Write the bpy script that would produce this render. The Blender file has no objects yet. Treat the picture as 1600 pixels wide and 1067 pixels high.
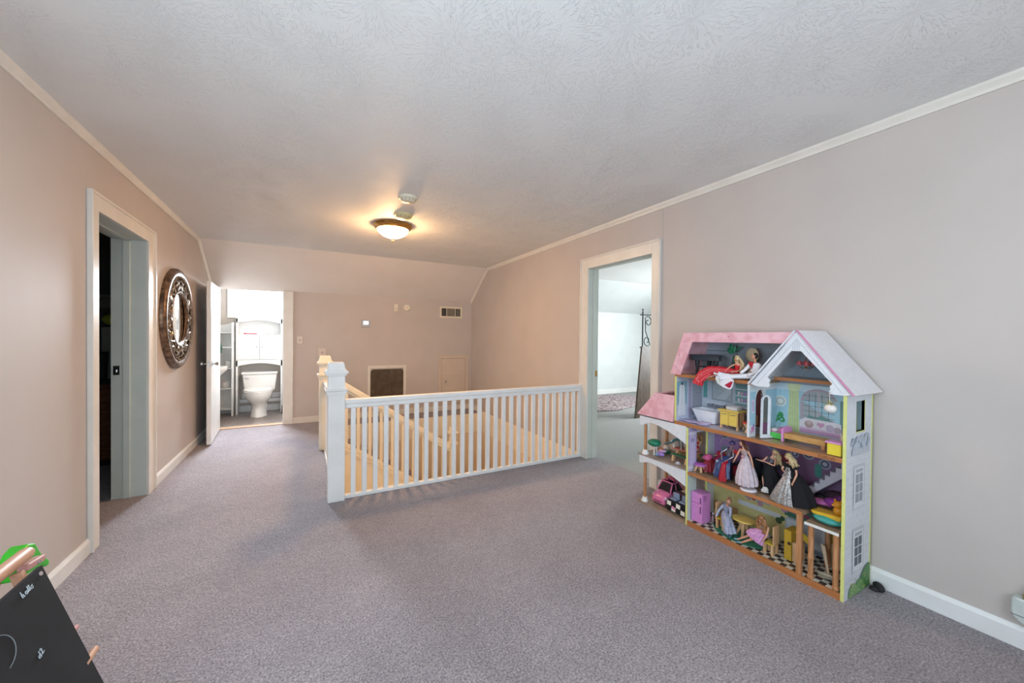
import bpy, bmesh, math, random
from mathutils import Vector, Matrix
random.seed(7)
R = math.radians
S = bpy.context.scene
COL = S.collection

# ------------------------------------------------------------------ camera
cam_d = bpy.data.cameras.new('camera'); cam = bpy.data.objects.new('camera', cam_d); COL.objects.link(cam)
cam_d.sensor_width = 36.0; cam_d.lens = 592.96 / 1600 * 36.0; cam_d.clip_start = 0.05
_yaw, _pit, _rol = 0.4997, 0.00975, 0.0090
cam.location = (0, 0, 1.26)
_f = Vector((math.sin(_yaw)*math.cos(_pit), math.cos(_yaw)*math.cos(_pit), -math.sin(_pit)))
_r0 = Vector((math.cos(_yaw), -math.sin(_yaw), 0)); _u0 = _r0.cross(_f)
_r = _r0*math.cos(_rol) + _u0*math.sin(_rol); _u = -_r0*math.sin(_rol) + _u0*math.cos(_rol)
M = Matrix((_r, _u, -_f)).transposed().to_4x4(); M.translation = cam.location
cam.matrix_world = M
S.camera = cam

# ------------------------------------------------------------------ world, exposure, window light
S.view_settings.view_transform = 'Standard'; S.view_settings.look = 'None'
S.view_settings.gamma = 1.0; S.view_settings.use_curve_mapping = False
S.view_settings.exposure = 0.12
W = bpy.data.worlds.new('sky'); S.world = W; W.use_nodes = True
W.node_tree.nodes['Background'].inputs[0].default_value = (0.86, 0.93, 1.0, 1)
W.node_tree.nodes['Background'].inputs[1].default_value = 2.2

def area(name, loc, target, sx, sy, power, color, spread=180):
    l = bpy.data.lights.new(name, 'AREA'); l.shape = 'RECTANGLE'; l.size = sx; l.size_y = sy
    l.energy = power; l.color = color; l.spread = R(spread)
    o = bpy.data.objects.new(name, l); COL.objects.link(o); o.location = loc
    d = Vector(target) - Vector(loc)
    o.rotation_euler = d.to_track_quat('-Z', 'Y').to_euler()
    return o
area('window_light_near', (0.20, -1.12, 1.50), (0.10, 3, 2.5), 1.9, 1.25, 46, (0.70, 0.85, 1.0))
area('window_light_left', (-1.03, 0.35, 1.30), (3, 0.5, 1.30), 1.0, 0.8, 30, (0.66, 0.85, 1.0))
area('window_light_bath', (-0.58, 7.57, 1.90), (-0.25, 4.2, 0.1), 0.8, 0.42, 120, (0.80, 0.90, 1.0), 100)
ld_ = bpy.data.lights.new('stairwell_fill', 'POINT'); ld_.energy = 22; ld_.color = (1.0, .78, .52); ld_.shadow_soft_size = .12  # added warm fill to brighten the stair well; its source is unseen
lo_ = bpy.data.objects.new('stairwell_fill', ld_); COL.objects.link(lo_); lo_.location = (1.0, 3.9, -2.0)
area('window_light_bedroom', (6.9, 3.6, 1.5), (3.5, 5.0, 1.2), 1.6, 1.2, 130, (0.88, 0.96, 1.0))

# ------------------------------------------------------------------ materials
def lin(c):
    return c/12.92 if c <= 0.04045 else ((c+0.055)/1.055)**2.4
def rgb(h):
    h = h.lstrip('#'); return tuple(lin(int(h[i:i+2], 16)/255) for i in (0, 2, 4)) + (1.0,)
def new_mat(name, h, rough=0.5, metal=0.0, spec=0.5):
    m = bpy.data.materials.new(name); m.use_nodes = True
    b = m.node_tree.nodes['Principled BSDF']
    b.inputs['Base Color'].default_value = rgb(h); b.inputs['Roughness'].default_value = rough
    b.inputs['Metallic'].default_value = metal; b.inputs['Specular IOR Level'].default_value = spec
    return m, m.node_tree.nodes, m.node_tree.links, b
def N(nt, t, **k):
    n = nt.new(t)
    for a, v in k.items(): setattr(n, a, v)
    return n
def noise_mat(name, h, h2, scale=8, rough=0.5, bump=0.0, bscale=None, metal=0.0, stretch=None, detail=4, dist=0.002, lo=.35, hi=.65):
    m, nt, L, b = new_mat(name, h, rough, metal)
    tc = N(nt, 'ShaderNodeTexCoord'); src = tc.outputs['Object']
    if stretch:
        mp = N(nt, 'ShaderNodeMapping'); mp.inputs['Scale'].default_value = stretch
        L.new(src, mp.inputs[0]); src = mp.outputs[0]
    n = N(nt, 'ShaderNodeTexNoise'); n.inputs['Scale'].default_value = scale; n.inputs['Detail'].default_value = detail
    L.new(src, n.inputs['Vector'])
    cr = N(nt, 'ShaderNodeValToRGB')
    cr.color_ramp.elements[0].position = lo; cr.color_ramp.elements[0].color = rgb(h)
    cr.color_ramp.elements[1].position = hi; cr.color_ramp.elements[1].color = rgb(h2)
    L.new(n.outputs['Fac'], cr.inputs[0]); L.new(cr.outputs[0], b.inputs['Base Color'])
    if bump:
        n2 = N(nt, 'ShaderNodeTexNoise'); n2.inputs['Scale'].default_value = bscale or scale*3; n2.inputs['Detail'].default_value = 3
        L.new(src, n2.inputs['Vector'])
        bp = N(nt, 'ShaderNodeBump'); bp.inputs['Strength'].default_value = bump; bp.inputs['Distance'].default_value = dist
        L.new(n2.outputs['Fac'], bp.inputs['Height']); L.new(bp.outputs[0], b.inputs['Normal'])
    return m
_pal = {}
def P(h, rough=0.5, metal=0.0):
    """plain plastic / paint / cloth colour with a trace of mottling"""
    k = (h, rough, metal)
    if k not in _pal:
        c = h.lstrip('#'); d = ''.join('%02x' % max(0, int(int(c[i:i+2], 16)*0.97)) for i in (0, 2, 4))
        _pal[k] = noise_mat('paint_'+c, h, d, scale=40, rough=rough, metal=metal)
    return _pal[k]

M_wall = noise_mat('wall_paint', '#c3b9b2', '#c7bdb6', scale=3, rough=0.58, bump=0.08, bscale=90, dist=0.002)
M_trim = noise_mat('trim_paint', '#e6e0d6', '#dfd9ce', scale=6, rough=0.34, bump=0.05, bscale=40)
M_white = noise_mat('white_gloss_paint', '#eeedea', '#e6e5e1', scale=6, rough=0.3, bump=0.05, bscale=50)
M_slope = noise_mat('slope_paint', '#e6ded6', '#e2dad2', scale=3, rough=0.5, bump=0.05, bscale=60)
M_bath = noise_mat('bath_wall_paint', '#cfc5bb', '#cbc0b6', scale=4, rough=0.5)
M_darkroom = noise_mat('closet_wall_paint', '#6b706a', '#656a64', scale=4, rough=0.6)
M_bedwall = noise_mat('bedroom_wall_paint', '#d9dcda', '#d4d8d6', scale=4, rough=0.5)
M_wood = noise_mat('light_wood', '#b98256', '#a56d42', scale=14, rough=0.45, stretch=(8, 1, 8), bump=0.05)
M_woodY = M_wood
M_woodz = noise_mat('light_wood_upright', '#bf8c60', '#a87248', scale=14, rough=0.45, stretch=(8, 8, 1), bump=0.05)
M_pale = noise_mat('pale_toy_wood', '#d5ae84', '#c79c70', scale=16, rough=0.5, stretch=(6, 6, 1))
M_chrome, *_ = new_mat('chrome', '#c9c9c9', 0.18, 1.0)
M_iron = noise_mat('black_iron', '#1b1b1c', '#262626', scale=30, rough=0.5, metal=0.4)
M_brass = noise_mat('brass', '#c79a5a', '#b58645', scale=20, rough=0.25, metal=0.9)
M_porc = noise_mat('porcelain', '#efece7', '#ebe8e2', scale=3, rough=0.12)
M_mirror, *_ = new_mat('mirror_silver', '#dfe3e2', 0.03, 1.0)
M_bronze = noise_mat('antique_bronze', '#8a6f58', '#4c3b2f', scale=26, rough=0.38, metal=0.55, bump=0.3, bscale=80)
M_silverleaf = noise_mat('silver_leaf', '#bdb4a8', '#7e7064', scale=30, rough=0.3, metal=0.7)
M_glass, _nt, _L, _b = new_mat('window_glass', '#ffffff', 0.02)
_b.inputs['Transmission Weight'].default_value = 1.0; _b.inputs['IOR'].default_value = 1.1
def emit(name, h, s):
    m, nt, L, b = new_mat(name, h, 0.4)
    b.inputs['Emission Color'].default_value = rgb(h); b.inputs['Emission Strength'].default_value = s
    return m
M_bowl = emit('lit_frosted_glass', '#ffc88c', 145.0)
M_screen = emit('lit_screen', '#dff2ff', 1.2)

def carpet_mat():
    m, nt, L, b = new_mat('carpet', '#8d8487', 0.95, 0, 0.15)
    tc = N(nt, 'ShaderNodeTexCoord')
    def noise(sc, det, rough=.6):
        n = N(nt, 'ShaderNodeTexNoise'); n.inputs['Scale'].default_value = sc; n.inputs['Detail'].default_value = det
        n.inputs['Roughness'].default_value = rough
        L.new(tc.outputs['Object'], n.inputs['Vector']); return n.outputs['Fac']
    fine = noise(120, 3, .75); mid = noise(38, 3); big = noise(1.6, 4)
    cr = N(nt, 'ShaderNodeValToRGB'); e = cr.color_ramp.elements
    e[0].position = .34; e[0].color = rgb('#6e6568'); e[1].position = .66; e[1].color = rgb('#cfc4c8')
    L.new(fine, cr.inputs[0])
    cr2 = N(nt, 'ShaderNodeValToRGB'); e = cr2.color_ramp.elements
    e[0].position = .35; e[0].color = (.80, .79, .80, 1); e[1].position = .65; e[1].color = (1, 1, 1, 1)
    L.new(big, cr2.inputs[0])
    cr3 = N(nt, 'ShaderNodeValToRGB'); e = cr3.color_ramp.elements
    e[0].position = .35; e[0].color = (.84, .84, .84, 1); e[1].position = .65; e[1].color = (1, 1, 1, 1)
    L.new(mid, cr3.inputs[0])
    for src in (cr2, cr3):
        mx = N(nt, 'ShaderNodeMix', data_type='RGBA', blend_type='MULTIPLY'); mx.inputs[0].default_value = 1
        L.new((b.inputs['Base Color'].links[0].from_socket if b.inputs['Base Color'].links else cr.outputs[0]), mx.inputs[6])
        L.new(src.outputs[0], mx.inputs[7]); L.new(mx.outputs[2], b.inputs['Base Color'])
    ad = N(nt, 'ShaderNodeMath', operation='ADD'); L.new(fine, ad.inputs[0])
    ml = N(nt, 'ShaderNodeMath', operation='MULTIPLY'); ml.inputs[1].default_value = 1.6; L.new(mid, ml.inputs[0]); L.new(ml.outputs[0], ad.inputs[1])
    bp = N(nt, 'ShaderNodeBump'); bp.inputs['Strength'].default_value = .9; bp.inputs['Distance'].default_value = .012
    L.new(ad.outputs[0], bp.inputs['Height']); L.new(bp.outputs[0], b.inputs['Normal'])
    b.inputs['Sheen Weight'].default_value = 0.25; b.inputs['Sheen Roughness'].default_value = 0.5
    return m
M_carpet = carpet_mat()

def ceiling_mat():
    m, nt, L, b = new_mat('stomped_ceiling', '#eae9e6', 0.6)
    tc = N(nt, 'ShaderNodeTexCoord')
    wn = N(nt, 'ShaderNodeTexNoise'); wn.inputs['Scale'].default_value = 3.0; wn.inputs['Detail'].default_value = 2
    L.new(tc.outputs['Object'], wn.inputs['Vector'])
    wa = N(nt, 'ShaderNodeVectorMath', operation='MULTIPLY_ADD'); wa.inputs[1].default_value = (.10, .10, .0)
    L.new(wn.outputs['Color'], wa.inputs[0]); L.new(tc.outputs['Object'], wa.inputs[2])
    heights = []
    for k, (sc, off) in enumerate([(2.9, (0, 0, 0)), (2.7, (3.3, 1.7, 0))]):
        mp = N(nt, 'ShaderNodeMapping'); mp.inputs['Location'].default_value = off
        L.new(wa.outputs[0], mp.inputs[0])
        v = N(nt, 'ShaderNodeTexVoronoi', voronoi_dimensions='2D'); v.inputs['Scale'].default_value = sc
        L.new(mp.outputs[0], v.inputs['Vector'])
        sub = N(nt, 'ShaderNodeVectorMath', operation='SUBTRACT')
        L.new(mp.outputs[0], sub.inputs[0]); L.new(v.outputs['Position'], sub.inputs[1])
        sp = N(nt, 'ShaderNodeSeparateXYZ'); L.new(sub.outputs[0], sp.inputs[0])
        at = N(nt, 'ShaderNodeMath', operation='ARCTAN2'); L.new(sp.outputs[1], at.inputs[0]); L.new(sp.outputs[0], at.inputs[1])
        sc8 = N(nt, 'ShaderNodeMath', operation='MULTIPLY'); sc8.inputs[1].default_value = 8.5; L.new(at.outputs[0], sc8.inputs[0])
        le = N(nt, 'ShaderNodeVectorMath', operation='LENGTH'); L.new(sub.outputs[0], le.inputs[0])
        ls = N(nt, 'ShaderNodeMath', operation='MULTIPLY'); ls.inputs[1].default_value = 17; L.new(le.outputs['Value'], ls.inputs[0])
        cb = N(nt, 'ShaderNodeCombineXYZ'); L.new(sc8.outputs[0], cb.inputs[0]); L.new(ls.outputs[0], cb.inputs[1])
        L.new(v.outputs['Color'], cb.inputs[2])
        n = N(nt, 'ShaderNodeTexNoise'); n.inputs['Scale'].default_value = 1.7; n.inputs['Detail'].default_value = 4; n.inputs['Roughness'].default_value = .6
        L.new(cb.outputs[0], n.inputs['Vector'])
        rg = N(nt, 'ShaderNodeValToRGB'); e = rg.color_ramp.elements
        e[0].position = .54; e[0].color = (0, 0, 0, 1); e[1].position = .59; e[1].color = (1, 1, 1, 1)
        L.new(n.outputs['Fac'], rg.inputs[0])
        mk = N(nt, 'ShaderNodeMapRange'); mk.inputs['From Min'].default_value = .22; mk.inputs['From Max'].default_value = .14
        mk.interpolation_type = 'SMOOTHSTEP'
        L.new(le.outputs['Value'], mk.inputs['Value'])
        mu = N(nt, 'ShaderNodeMath', operation='MULTIPLY'); L.new(rg.outputs[0], mu.inputs[0]); L.new(mk.outputs[0], mu.inputs[1])
        heights.append(mu.outputs[0])
    mx = N(nt, 'ShaderNodeMath', operation='MAXIMUM'); L.new(heights[0], mx.inputs[0]); L.new(heights[1], mx.inputs[1])
    bp = N(nt, 'ShaderNodeBump'); bp.inputs['Strength'].default_value = .55; bp.inputs['Distance'].default_value = .0042
    L.new(mx.outputs[0], bp.inputs['Height']); L.new(bp.outputs[0], b.inputs['Normal'])
    return m
M_ceil = ceiling_mat()

# ------------------------------------------------------------------ mesh helpers
WL = {}    # world location of each linked object
class MB:
    def __init__(s): s.v = []; s.f = []; s.m = []; s.cur = 0
    def add(s, vs, fs):
        o = len(s.v); s.v += [tuple(v) for v in vs]
        for f in fs: s.f.append([i+o for i in f]); s.m.append(s.cur)
        return s
    def box(s, x0, x1, y0, y1, z0, z1):
        vs = [(x, y, z) for z in (z0, z1) for y in (y0, y1) for x in (x0, x1)]
        return s.add(vs, [(0, 2, 3, 1), (4, 5, 7, 6), (0, 1, 5, 4), (2, 6, 7, 3), (0, 4, 6, 2), (1, 3, 7, 5)])
    def obox(s, c, size, rot=(0, 0, 0)):
        from mathutils import Euler
        m = Euler(rot).to_matrix(); c = Vector(c); h = Vector(size)/2
        vs = [c + m @ Vector((x*h.x, y*h.y, z*h.z)) for z in (-1, 1) for y in (-1, 1) for x in (-1, 1)]
        return s.add(vs, [(0, 2, 3, 1), (4, 5, 7, 6), (0, 1, 5, 4), (2, 6, 7, 3), (0, 4, 6, 2), (1, 3, 7, 5)])
    def beam(s, p0, p1, w, h, up=(0, 0, 1)):
        p0, p1 = Vector(p0), Vector(p1); d = (p1-p0).normalized(); up = Vector(up)
        a = d.cross(up)
        if a.length < 1e-4: a = d.cross(Vector((1, 0, 0)))
        a.normalize(); b = a.cross(d).normalized()
        vs = [p + a*(i*w/2) + b*(j*h/2) for p in (p0, p1) for j in (-1, 1) for i in (-1, 1)]
        return s.add(vs, [(0, 1, 3, 2), (4, 6, 7, 5), (0, 4, 5, 1), (2, 3, 7, 6), (0, 2, 6, 4), (1, 5, 7, 3)])
    def ring(s, pts_list, closed=True, cap=True):
        n = len(pts_list[0]); vs = [p for r in pts_list for p in r]; fs = []
        for k in range(len(pts_list)-1):
            for i in range(n if closed else n-1):
                j = (i+1) % n
                fs.append((k*n+i, k*n+j, (k+1)*n+j, (k+1)*n+i))
        if cap:
            fs.append(tuple(range(n-1, -1, -1))); fs.append(tuple((len(pts_list)-1)*n+i for i in range(n)))
        return s.add(vs, fs)
    def tube(s, path, r, n=8, cap=True, flat=1.0, rz=None):
        path = [Vector(p) for p in path]; rs = r if isinstance(r, (list, tuple)) else [r]*len(path)
        rings = []; a = None
        for i, p in enumerate(path):
            d = (path[min(i+1, len(path)-1)] - path[max(i-1, 0)])
            if d.length < 1e-9: d = Vector((0, 0, 1))
            d.normalize()
            if a is None:
                a = d.cross(Vector((0, 0, 1)))
                if a.length < 1e-2: a = d.cross(Vector((0, 1, 0)))
            else: a = a - d*a.dot(d)
            a.normalize(); b = d.cross(a)
            rings.append([p + (a*math.cos(2*math.pi*k/n)*1.0 + b*math.sin(2*math.pi*k/n)*flat)*rs[i] for k in range(n)])
        return s.ring(rings, True, cap)
    def lathe(s, prof, c=(0, 0, 0), n=24, axis='z', cap=False):
        c = Vector(c); rings = []
        for r, h in prof:
            rr = []
            for k in range(n):
                t = 2*math.pi*k/n; x, y = r*math.cos(t), r*math.sin(t)
                rr.append(c + Vector({'z': (x, y, h), 'x': (h, x, y), 'y': (y, h, x)}[axis]))
            rings.append(rr)
        return s.ring(rings, True, cap)
    def ell(s, c, r, n=12, m=8, rot=None):
        c = Vector(c); r = Vector(r) if not isinstance(r, (int, float)) else Vector((r, r, r)); rings = []
        for j in range(1, m):
            ph = math.pi*j/m; rr = []
            for k in range(n):
                t = 2*math.pi*k/n
                v = Vector((r.x*math.sin(ph)*math.cos(t), r.y*math.sin(ph)*math.sin(t), r.z*math.cos(ph)))
                rr.append(c + (rot @ v if rot else v))
            rings.append(rr)
        return s.ring(rings[::-1], True, True)
    def prism(s, poly, axis, a0, a1):
        def mk(p, a): return {'x': (a, p[0], p[1]), 'y': (p[0], a, p[1]), 'z': (p[0], p[1], a)}[axis]
        n = len(poly)
        return s.add([mk(p, a0) for p in poly] + [mk(p, a1) for p in poly],
                     [tuple(range(n-1, -1, -1)), tuple(range(n, 2*n))] + [(i, (i+1) % n, n+(i+1) % n, n+i) for i in range(n)])
    def poly(s, pts): return s.add(pts, [tuple(range(len(pts)))])
    def mat(s, i): s.cur = i; return s
    def build(s, name, mats, parent=None, smooth=False, bevel=0, base=None, seg=2, kind=None):
        mats = mats if isinstance(mats, (list, tuple)) else [mats]
        if parent: o0 = WL[parent.name]
        elif base: o0 = Vector(base)
        else:
            xs, ys, zs = zip(*s.v); o0 = Vector(((min(xs)+max(xs))/2, (min(ys)+max(ys))/2, min(zs)))
        me = bpy.data.meshes.new(name)
        me.from_pydata([Vector(v)-o0 for v in s.v], [], s.f)
        for m in mats: me.materials.append(m)
        me.polygons.foreach_set('material_index', s.m)
        bm = bmesh.new(); bm.from_mesh(me); bmesh.ops.recalc_face_normals(bm, faces=bm.faces); bm.to_mesh(me); bm.free()
        if smooth:
            me.polygons.foreach_set('use_smooth', [True]*len(me.polygons))
            if hasattr(me, 'set_sharp_from_angle'): me.set_sharp_from_angle(angle=R(40))
        ob = bpy.data.objects.new(name, me); COL.objects.link(ob)
        if parent: ob.parent = parent
        else: ob.location = o0
        WL[ob.name] = o0
        if bevel:
            b = ob.modifiers.new('bevel', 'BEVEL'); b.width = bevel; b.segments = seg; b.limit_method = 'ANGLE'; b.angle_limit = R(35)
        if kind: ob['kind'] = kind
        return ob
def thing(name, label, cat, loc, group=None):
    o = bpy.data.objects.new(name, None); COL.objects.link(o); o.location = loc; o.empty_display_size = .05
    WL[o.name] = Vector(loc); o['label'] = label; o['category'] = cat
    if group: o['group'] = group
    return o
def tag(o, label, cat, group=None):
    o['label'] = label; o['category'] = cat
    if group: o['group'] = group
    return o
def struct(mb, name, mats, **k): return mb.build(name, mats, kind='structure', **k)
def copy_part(o, off, label=None):
    c = o.copy(); COL.objects.link(c); c.parent = o.parent
    c.location = Vector(o.location) + Vector(off); WL[c.name] = WL[o.name] + Vector(off)
    if label: c['label'] = label
    return c
def lerp(a, b, t): return Vector(a)*(1-t) + Vector(b)*t
def arc(cx, cy, rx, ry, a0, a1, n):
    return [(cx+rx*math.cos(R(a0+(a1-a0)*i/n)), cy+ry*math.sin(R(a0+(a1-a0)*i/n))) for i in range(n+1)]

# ------------------------------------------------------------------ room numbers
XL, XR, ZC, YB, YN = -1.09, 2.60, 2.385, 6.28, -1.2
KY, SZ = 5.60, 1.895           # knee of the sloped ceiling, its height at the back wall
HX0, HY0, HY1 = 0.24, 3.235, 5.81   # stair well
FL = -0.30

# ------------------------------------------------------------------ setting
m = MB()
m.box(XL-.2, XR+.13, YN-.1, HY0, FL, 0)
m.box(XL-.2, HX0, HY0, YB+.1, FL, 0)
m.box(HX0, XR+.13, HY1, YB+.1, FL, 0)
m.box(XR, XR+.13, HY0, HY1, FL, 0)
struct(m, 'floor', M_carpet)
m = MB().box(-3.6, XL-.2, 2.2, 6.9, -.2, -.002); struct(m, 'floor_bedroom_left', M_carpet)
M_carpet2 = noise_mat('grey_bedroom_carpet', '#8f8f8c', '#a3a3a0', scale=160, rough=.95, bump=.5, bscale=120, dist=.008)
struct(MB().box(XR+.13, 7.6, 1.2, 6.7, -.2, -.003), 'floor_bedroom_right', M_carpet2)
M_vinyl = noise_mat('speckled_vinyl', '#857973', '#a2968e', scale=22, rough=.28, lo=.45, hi=.72, detail=6)
struct(MB().box(-1.5, .3, YB+.1, 7.8, -.2, -.004), 'floor_bathroom', M_vinyl)
# ceiling: flat, then sloping to the back wall
m = MB().box(XL-.2, XR+.13, YN-.1, KY, ZC, ZC+.1)
struct(m, 'ceiling', M_ceil)
m = MB().prism([(KY, ZC), (YB+.02, SZ-.014), (YB+.02, SZ+.12), (KY, ZC+.1)], 'x', XL-.2, XR+.13)
struct(m, 'ceiling_slope', M_slope)
# left wall: window hole behind the camera, door hole
def wall_x(x0, x1, y0, y1, z1, holes, name, mt):
    m = MB(); y = y0
    for (a, b, zl, zh) in holes:
        m.box(x0, x1, y, a, 0, z1)
        if zl > 0: m.box(x0, x1, a, b, 0, zl)
        m.box(x0, x1, a, b, zh, z1); y = b
    m.box(x0, x1, y, y1, 0, z1)
    return struct(m, name, mt)
wall_x(XL-.2, XL, YN, YB+.1, ZC, [(-.25, .95, .85, 1.75), (3.135, 3.995, 0, 2.005)], 'wall_left', M_wall)
wall_x(XR, XR+.13, YN, YB+.1, ZC, [(2.248, 3.115, 0, 2.005)], 'wall_right', M_wall)
# near wall with its window
m = MB()
m.box(XL-.2, -.80, YN-.1, YN, 0, ZC); m.box(1.20, XR+.13, YN-.1, YN, 0, ZC)
m.box(-.80, 1.20, YN-.1, YN, 0, .85); m.box(-.80, 1.20, YN-.1, YN, 2.15, ZC)
struct(m, 'wall_near', M_wall)
def win_x(name, x, y0, y1, z0, z1):
    m = MB(); t = .05
    m.box(x-.03, x+.03, y0, y0+t, z0, z1).box(x-.03, x+.03, y1-t, y1, z0, z1)
    m.box(x-.03, x+.03, y0, y1, z0, z0+t).box(x-.03, x+.03, y0, y1, z1-t, z1)
    m.box(x-.02, x+.02, y0, y1, (z0+z1)/2-.02, (z0+z1)/2+.02)
    w = struct(m, name, M_trim)
    MB().box(x-.003, x+.003, y0+t, y1-t, z0+t, z1-t).build('pane', M_glass, w)
def win_y(name, y, x0, x1, z0, z1, mid=True):
    m = MB(); t = .05
    m.box(x0, x0+t, y-.03, y+.03, z0, z1).box(x1-t, x1, y-.03, y+.03, z0, z1)
    m.box(x0, x1, y-.03, y+.03, z0, z0+t).box(x0, x1, y-.03, y+.03, z1-t, z1)
    if mid: m.box(x0, x1, y-.02, y+.02, (z0+z1)/2-.02, (z0+z1)/2+.02)
    w = struct(m, name, M_white)
    MB().box(x0+t, x1-t, y-.003, y+.003, z0+t, z1-t).build('pane', M_glass, w)
    return w
win_x('window_1', XL-.12, -.25, .95, .85, 1.75)
win_y('window_2', YN-.05, -.80, 1.20, .85, 2.15)
# back wall
m = MB()
m.box(XL-.2, -1.03, YB, YB+.1, 0, SZ); m.box(-.255, XR+.13, YB, YB+.1, 0, SZ)
m.box(XL-.2, XR+.13, YB+.02, YB+.1, SZ+.05, ZC+.1)
struct(m, 'wall_back', M_wall)
# stair well: fascia and lower walls
M_fascia = noise_mat('cream_fascia_paint', '#f3e9d5', '#eee3cc', scale=5, rough=.4)
M_lower = noise_mat('stair_wall_paint', '#ead8be', '#e6d3b7', scale=4, rough=.5)
m = MB().box(HX0, XR, HY1-.015, HY1, FL, .004); struct(m, 'trim_1', M_fascia)
m = MB().box(XR-.012, XR, HY0, HY1-.015, FL, .03); struct(m, 'trim_2', M_fascia)
m = MB().box(HX0, XR, HY0-.001, HY0+.012, FL, .0); struct(m, 'trim_3', M_fascia)
m = MB().box(HX0, HX0+.012, HY0, 4.66, FL, .0); struct(m, 'trim_4', M_fascia)
struct(MB().box(-.2, XR+.1, HY1, HY1+.1, -2.7, FL), 'wall_stairwell_back', M_lower)
struct(MB().box(XR, XR+.1, HY0-.1, HY1, -2.7, FL), 'wall_stairwell_right', M_lower)
struct(MB().box(-.2, XR+.1, HY0-.1, HY0, -2.7, FL), 'wall_stairwell_near', M_lower)
struct(MB().box(-.3, -.2, HY0-.1, HY1+.1, -2.7, FL), 'wall_stairwell_left', M_lower)
struct(MB().box(-.3, XR+.1, HY0-.1, HY1+.1, -2.8, -2.7), 'floor_lower', M_carpet)
# staircase: carpeted steps along the far side, cream stringer, balustrade
ST_Y0, ST_Y1 = 4.70, 5.795
stair = thing('staircase', 'carpeted stairs going down behind the white railing', 'staircase', (HX0, ST_Y0, FL*0-1.5))
SR, SG, SX = .188, .27, .26
m = MB()
for i in range(8):
    x0 = SX+.04 + i*SG; z = -SR*(i+1)
    o = MB().box(x0, x0+SG+.03, ST_Y0, ST_Y1, z-.05, z).box(x0, x0+.01, ST_Y0, ST_Y1, z, z+SR-.05).build('stair_step', M_carpet, stair, bevel=.012)
MB().box(SX+.04+8*SG, XR-.013, HY0+.02, ST_Y1, -SR*9-.05, -SR*9+.0).build('stair_landing', M_carpet, stair)
def line_z(x, z0): return z0 - .685*(x-.26)
xs0, xs1 = .290, 1.66
# stringer wall below the balusters (plane Y 4.66)
MB().prism([(xs0, line_z(xs0, .11)), (xs1, line_z(xs1, .11)), (xs1, -2.69), (xs0, -2.69)], 'y', 4.665, 4.698).build('stringer', M_fascia, stair)
c = MB()
c.beam((xs0, 4.682, line_z(xs0, .13)), (xs1, 4.682, line_z(xs1, .13)), .07, .035)
c.beam((xs0, 4.662, line_z(xs0, .088)), (xs1, 4.662, line_z(xs1, .088)), .022, .035)
c.build('stringer_cap', M_fascia, stair, bevel=.004)
hr = MB().beam((xs0, 4.682, line_z(xs0, .80)), (xs1, 4.682, line_z(xs1, .80)), .065, .06)
hr.beam((xs0, 4.682, line_z(xs0, .755)), (xs1, 4.682, line_z(xs1, .755)), .04, .04)
hr.build('handrail', M_fascia, stair, bevel=.008)
for i in range(10):
    x = .417 + .127*i
    MB().prism([(x-.016, line_z(x-.016, .14)), (x+.016, line_z(x+.016, .14)), (x+.016, line_z(x+.016, .745)), (x-.016, line_z(x-.016, .745))], 'y', 4.668, 4.698).build('baluster', M_fascia, stair)
def newel(parent, x, y, z0, z1, mt, w=.118, name='newel_post'):
    m = MB(); h = w/2
    m.box(x-h, x+h, y-h, y+h, z0, z1-.03)
    for zz, e, t in [(z1-.235, .012, .018), (z1-.215, .020, .014), (z1-.25, .006, .02), (z1-.085, .022, .018), (z1-.10, .012, .018), (z1-.07, .012, .014)]:
        m.box(x-h-e, x+h+e, y-h-e, y+h+e, zz, zz+t)
    m.add([(x-h-.004, y-h-.004, z1-.058), (x+h+.004, y-h-.004, z1-.058), (x+h+.004, y+h+.004, z1-.058), (x-h-.004, y+h+.004, z1-.058),
           (x-h+.008, y-h+.008, z1), (x+h-.008, y-h+.008, z1), (x+h-.008, y+h-.008, z1), (x-h+.008, y+h-.008, z1)],
          [(0, 1, 5, 4), (1, 2, 6, 5), (2, 3, 7, 6), (3, 0, 4, 7), (4, 5, 6, 7), (3, 2, 1, 0)])
    return m.build(name, mt, parent, bevel=.003)
newel(stair, xs1+.03, 4.682, -2.69, .10, M_fascia, w=.075, name='lower_newel_post')

# railings on the landing
rail = thing('railing', 'long white wooden railing with square newel post in front of the stair well', 'railing', (.21, 3.21, 0))
newel(rail, .213, 3.213, 0, 1.06, M_white)
m = MB().box(.272, XR-.001, 3.175, 3.24, .735, .772).box(.272, XR-.001, 3.186, 3.229, .70, .736)
m.build('top_rail', M_white, rail, bevel=.008)
MB().box(.272, XR-.001, 3.185, 3.23, .001, .028).build('bottom_rail', M_white, rail, bevel=.003)
b0 = MB().box(.336-.018, .336+.018, 3.195, 3.221, .026, .702).build('baluster', M_white, rail, bevel=.002)
for i in range(1, 27): copy_part(b0, ((2.496-.336)/26*i, 0, 0))
MB().box(XR-.045, XR-.001, 3.195, 3.221, .026, .702).build('wall_post', M_white, rail, bevel=.002)
rail2 = thing('railing', 'short white railing seen end-on leading back to the cream newel post', 'railing', (.20, 4.72, 0))
newel(rail2, .20, 4.722, 0, 1.04, M_fascia)
m = MB().box(.178, .243, 3.274, 4.66, .735, .772).box(.189, .232, 3.274, 4.66, .70, .736); m.build('top_rail', M_white, rail2, bevel=.008)
MB().box(.188, .232, 3.274, 4.66, .001, .028).build('bottom_rail', M_white, rail2)
b0 = MB().box(.198, .224, 3.33-.018, 3.33+.018, .026, .702).build('baluster', M_white, rail2)
for i in range(1, 16): copy_part(b0, (0, .0832*i, 0))

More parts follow.
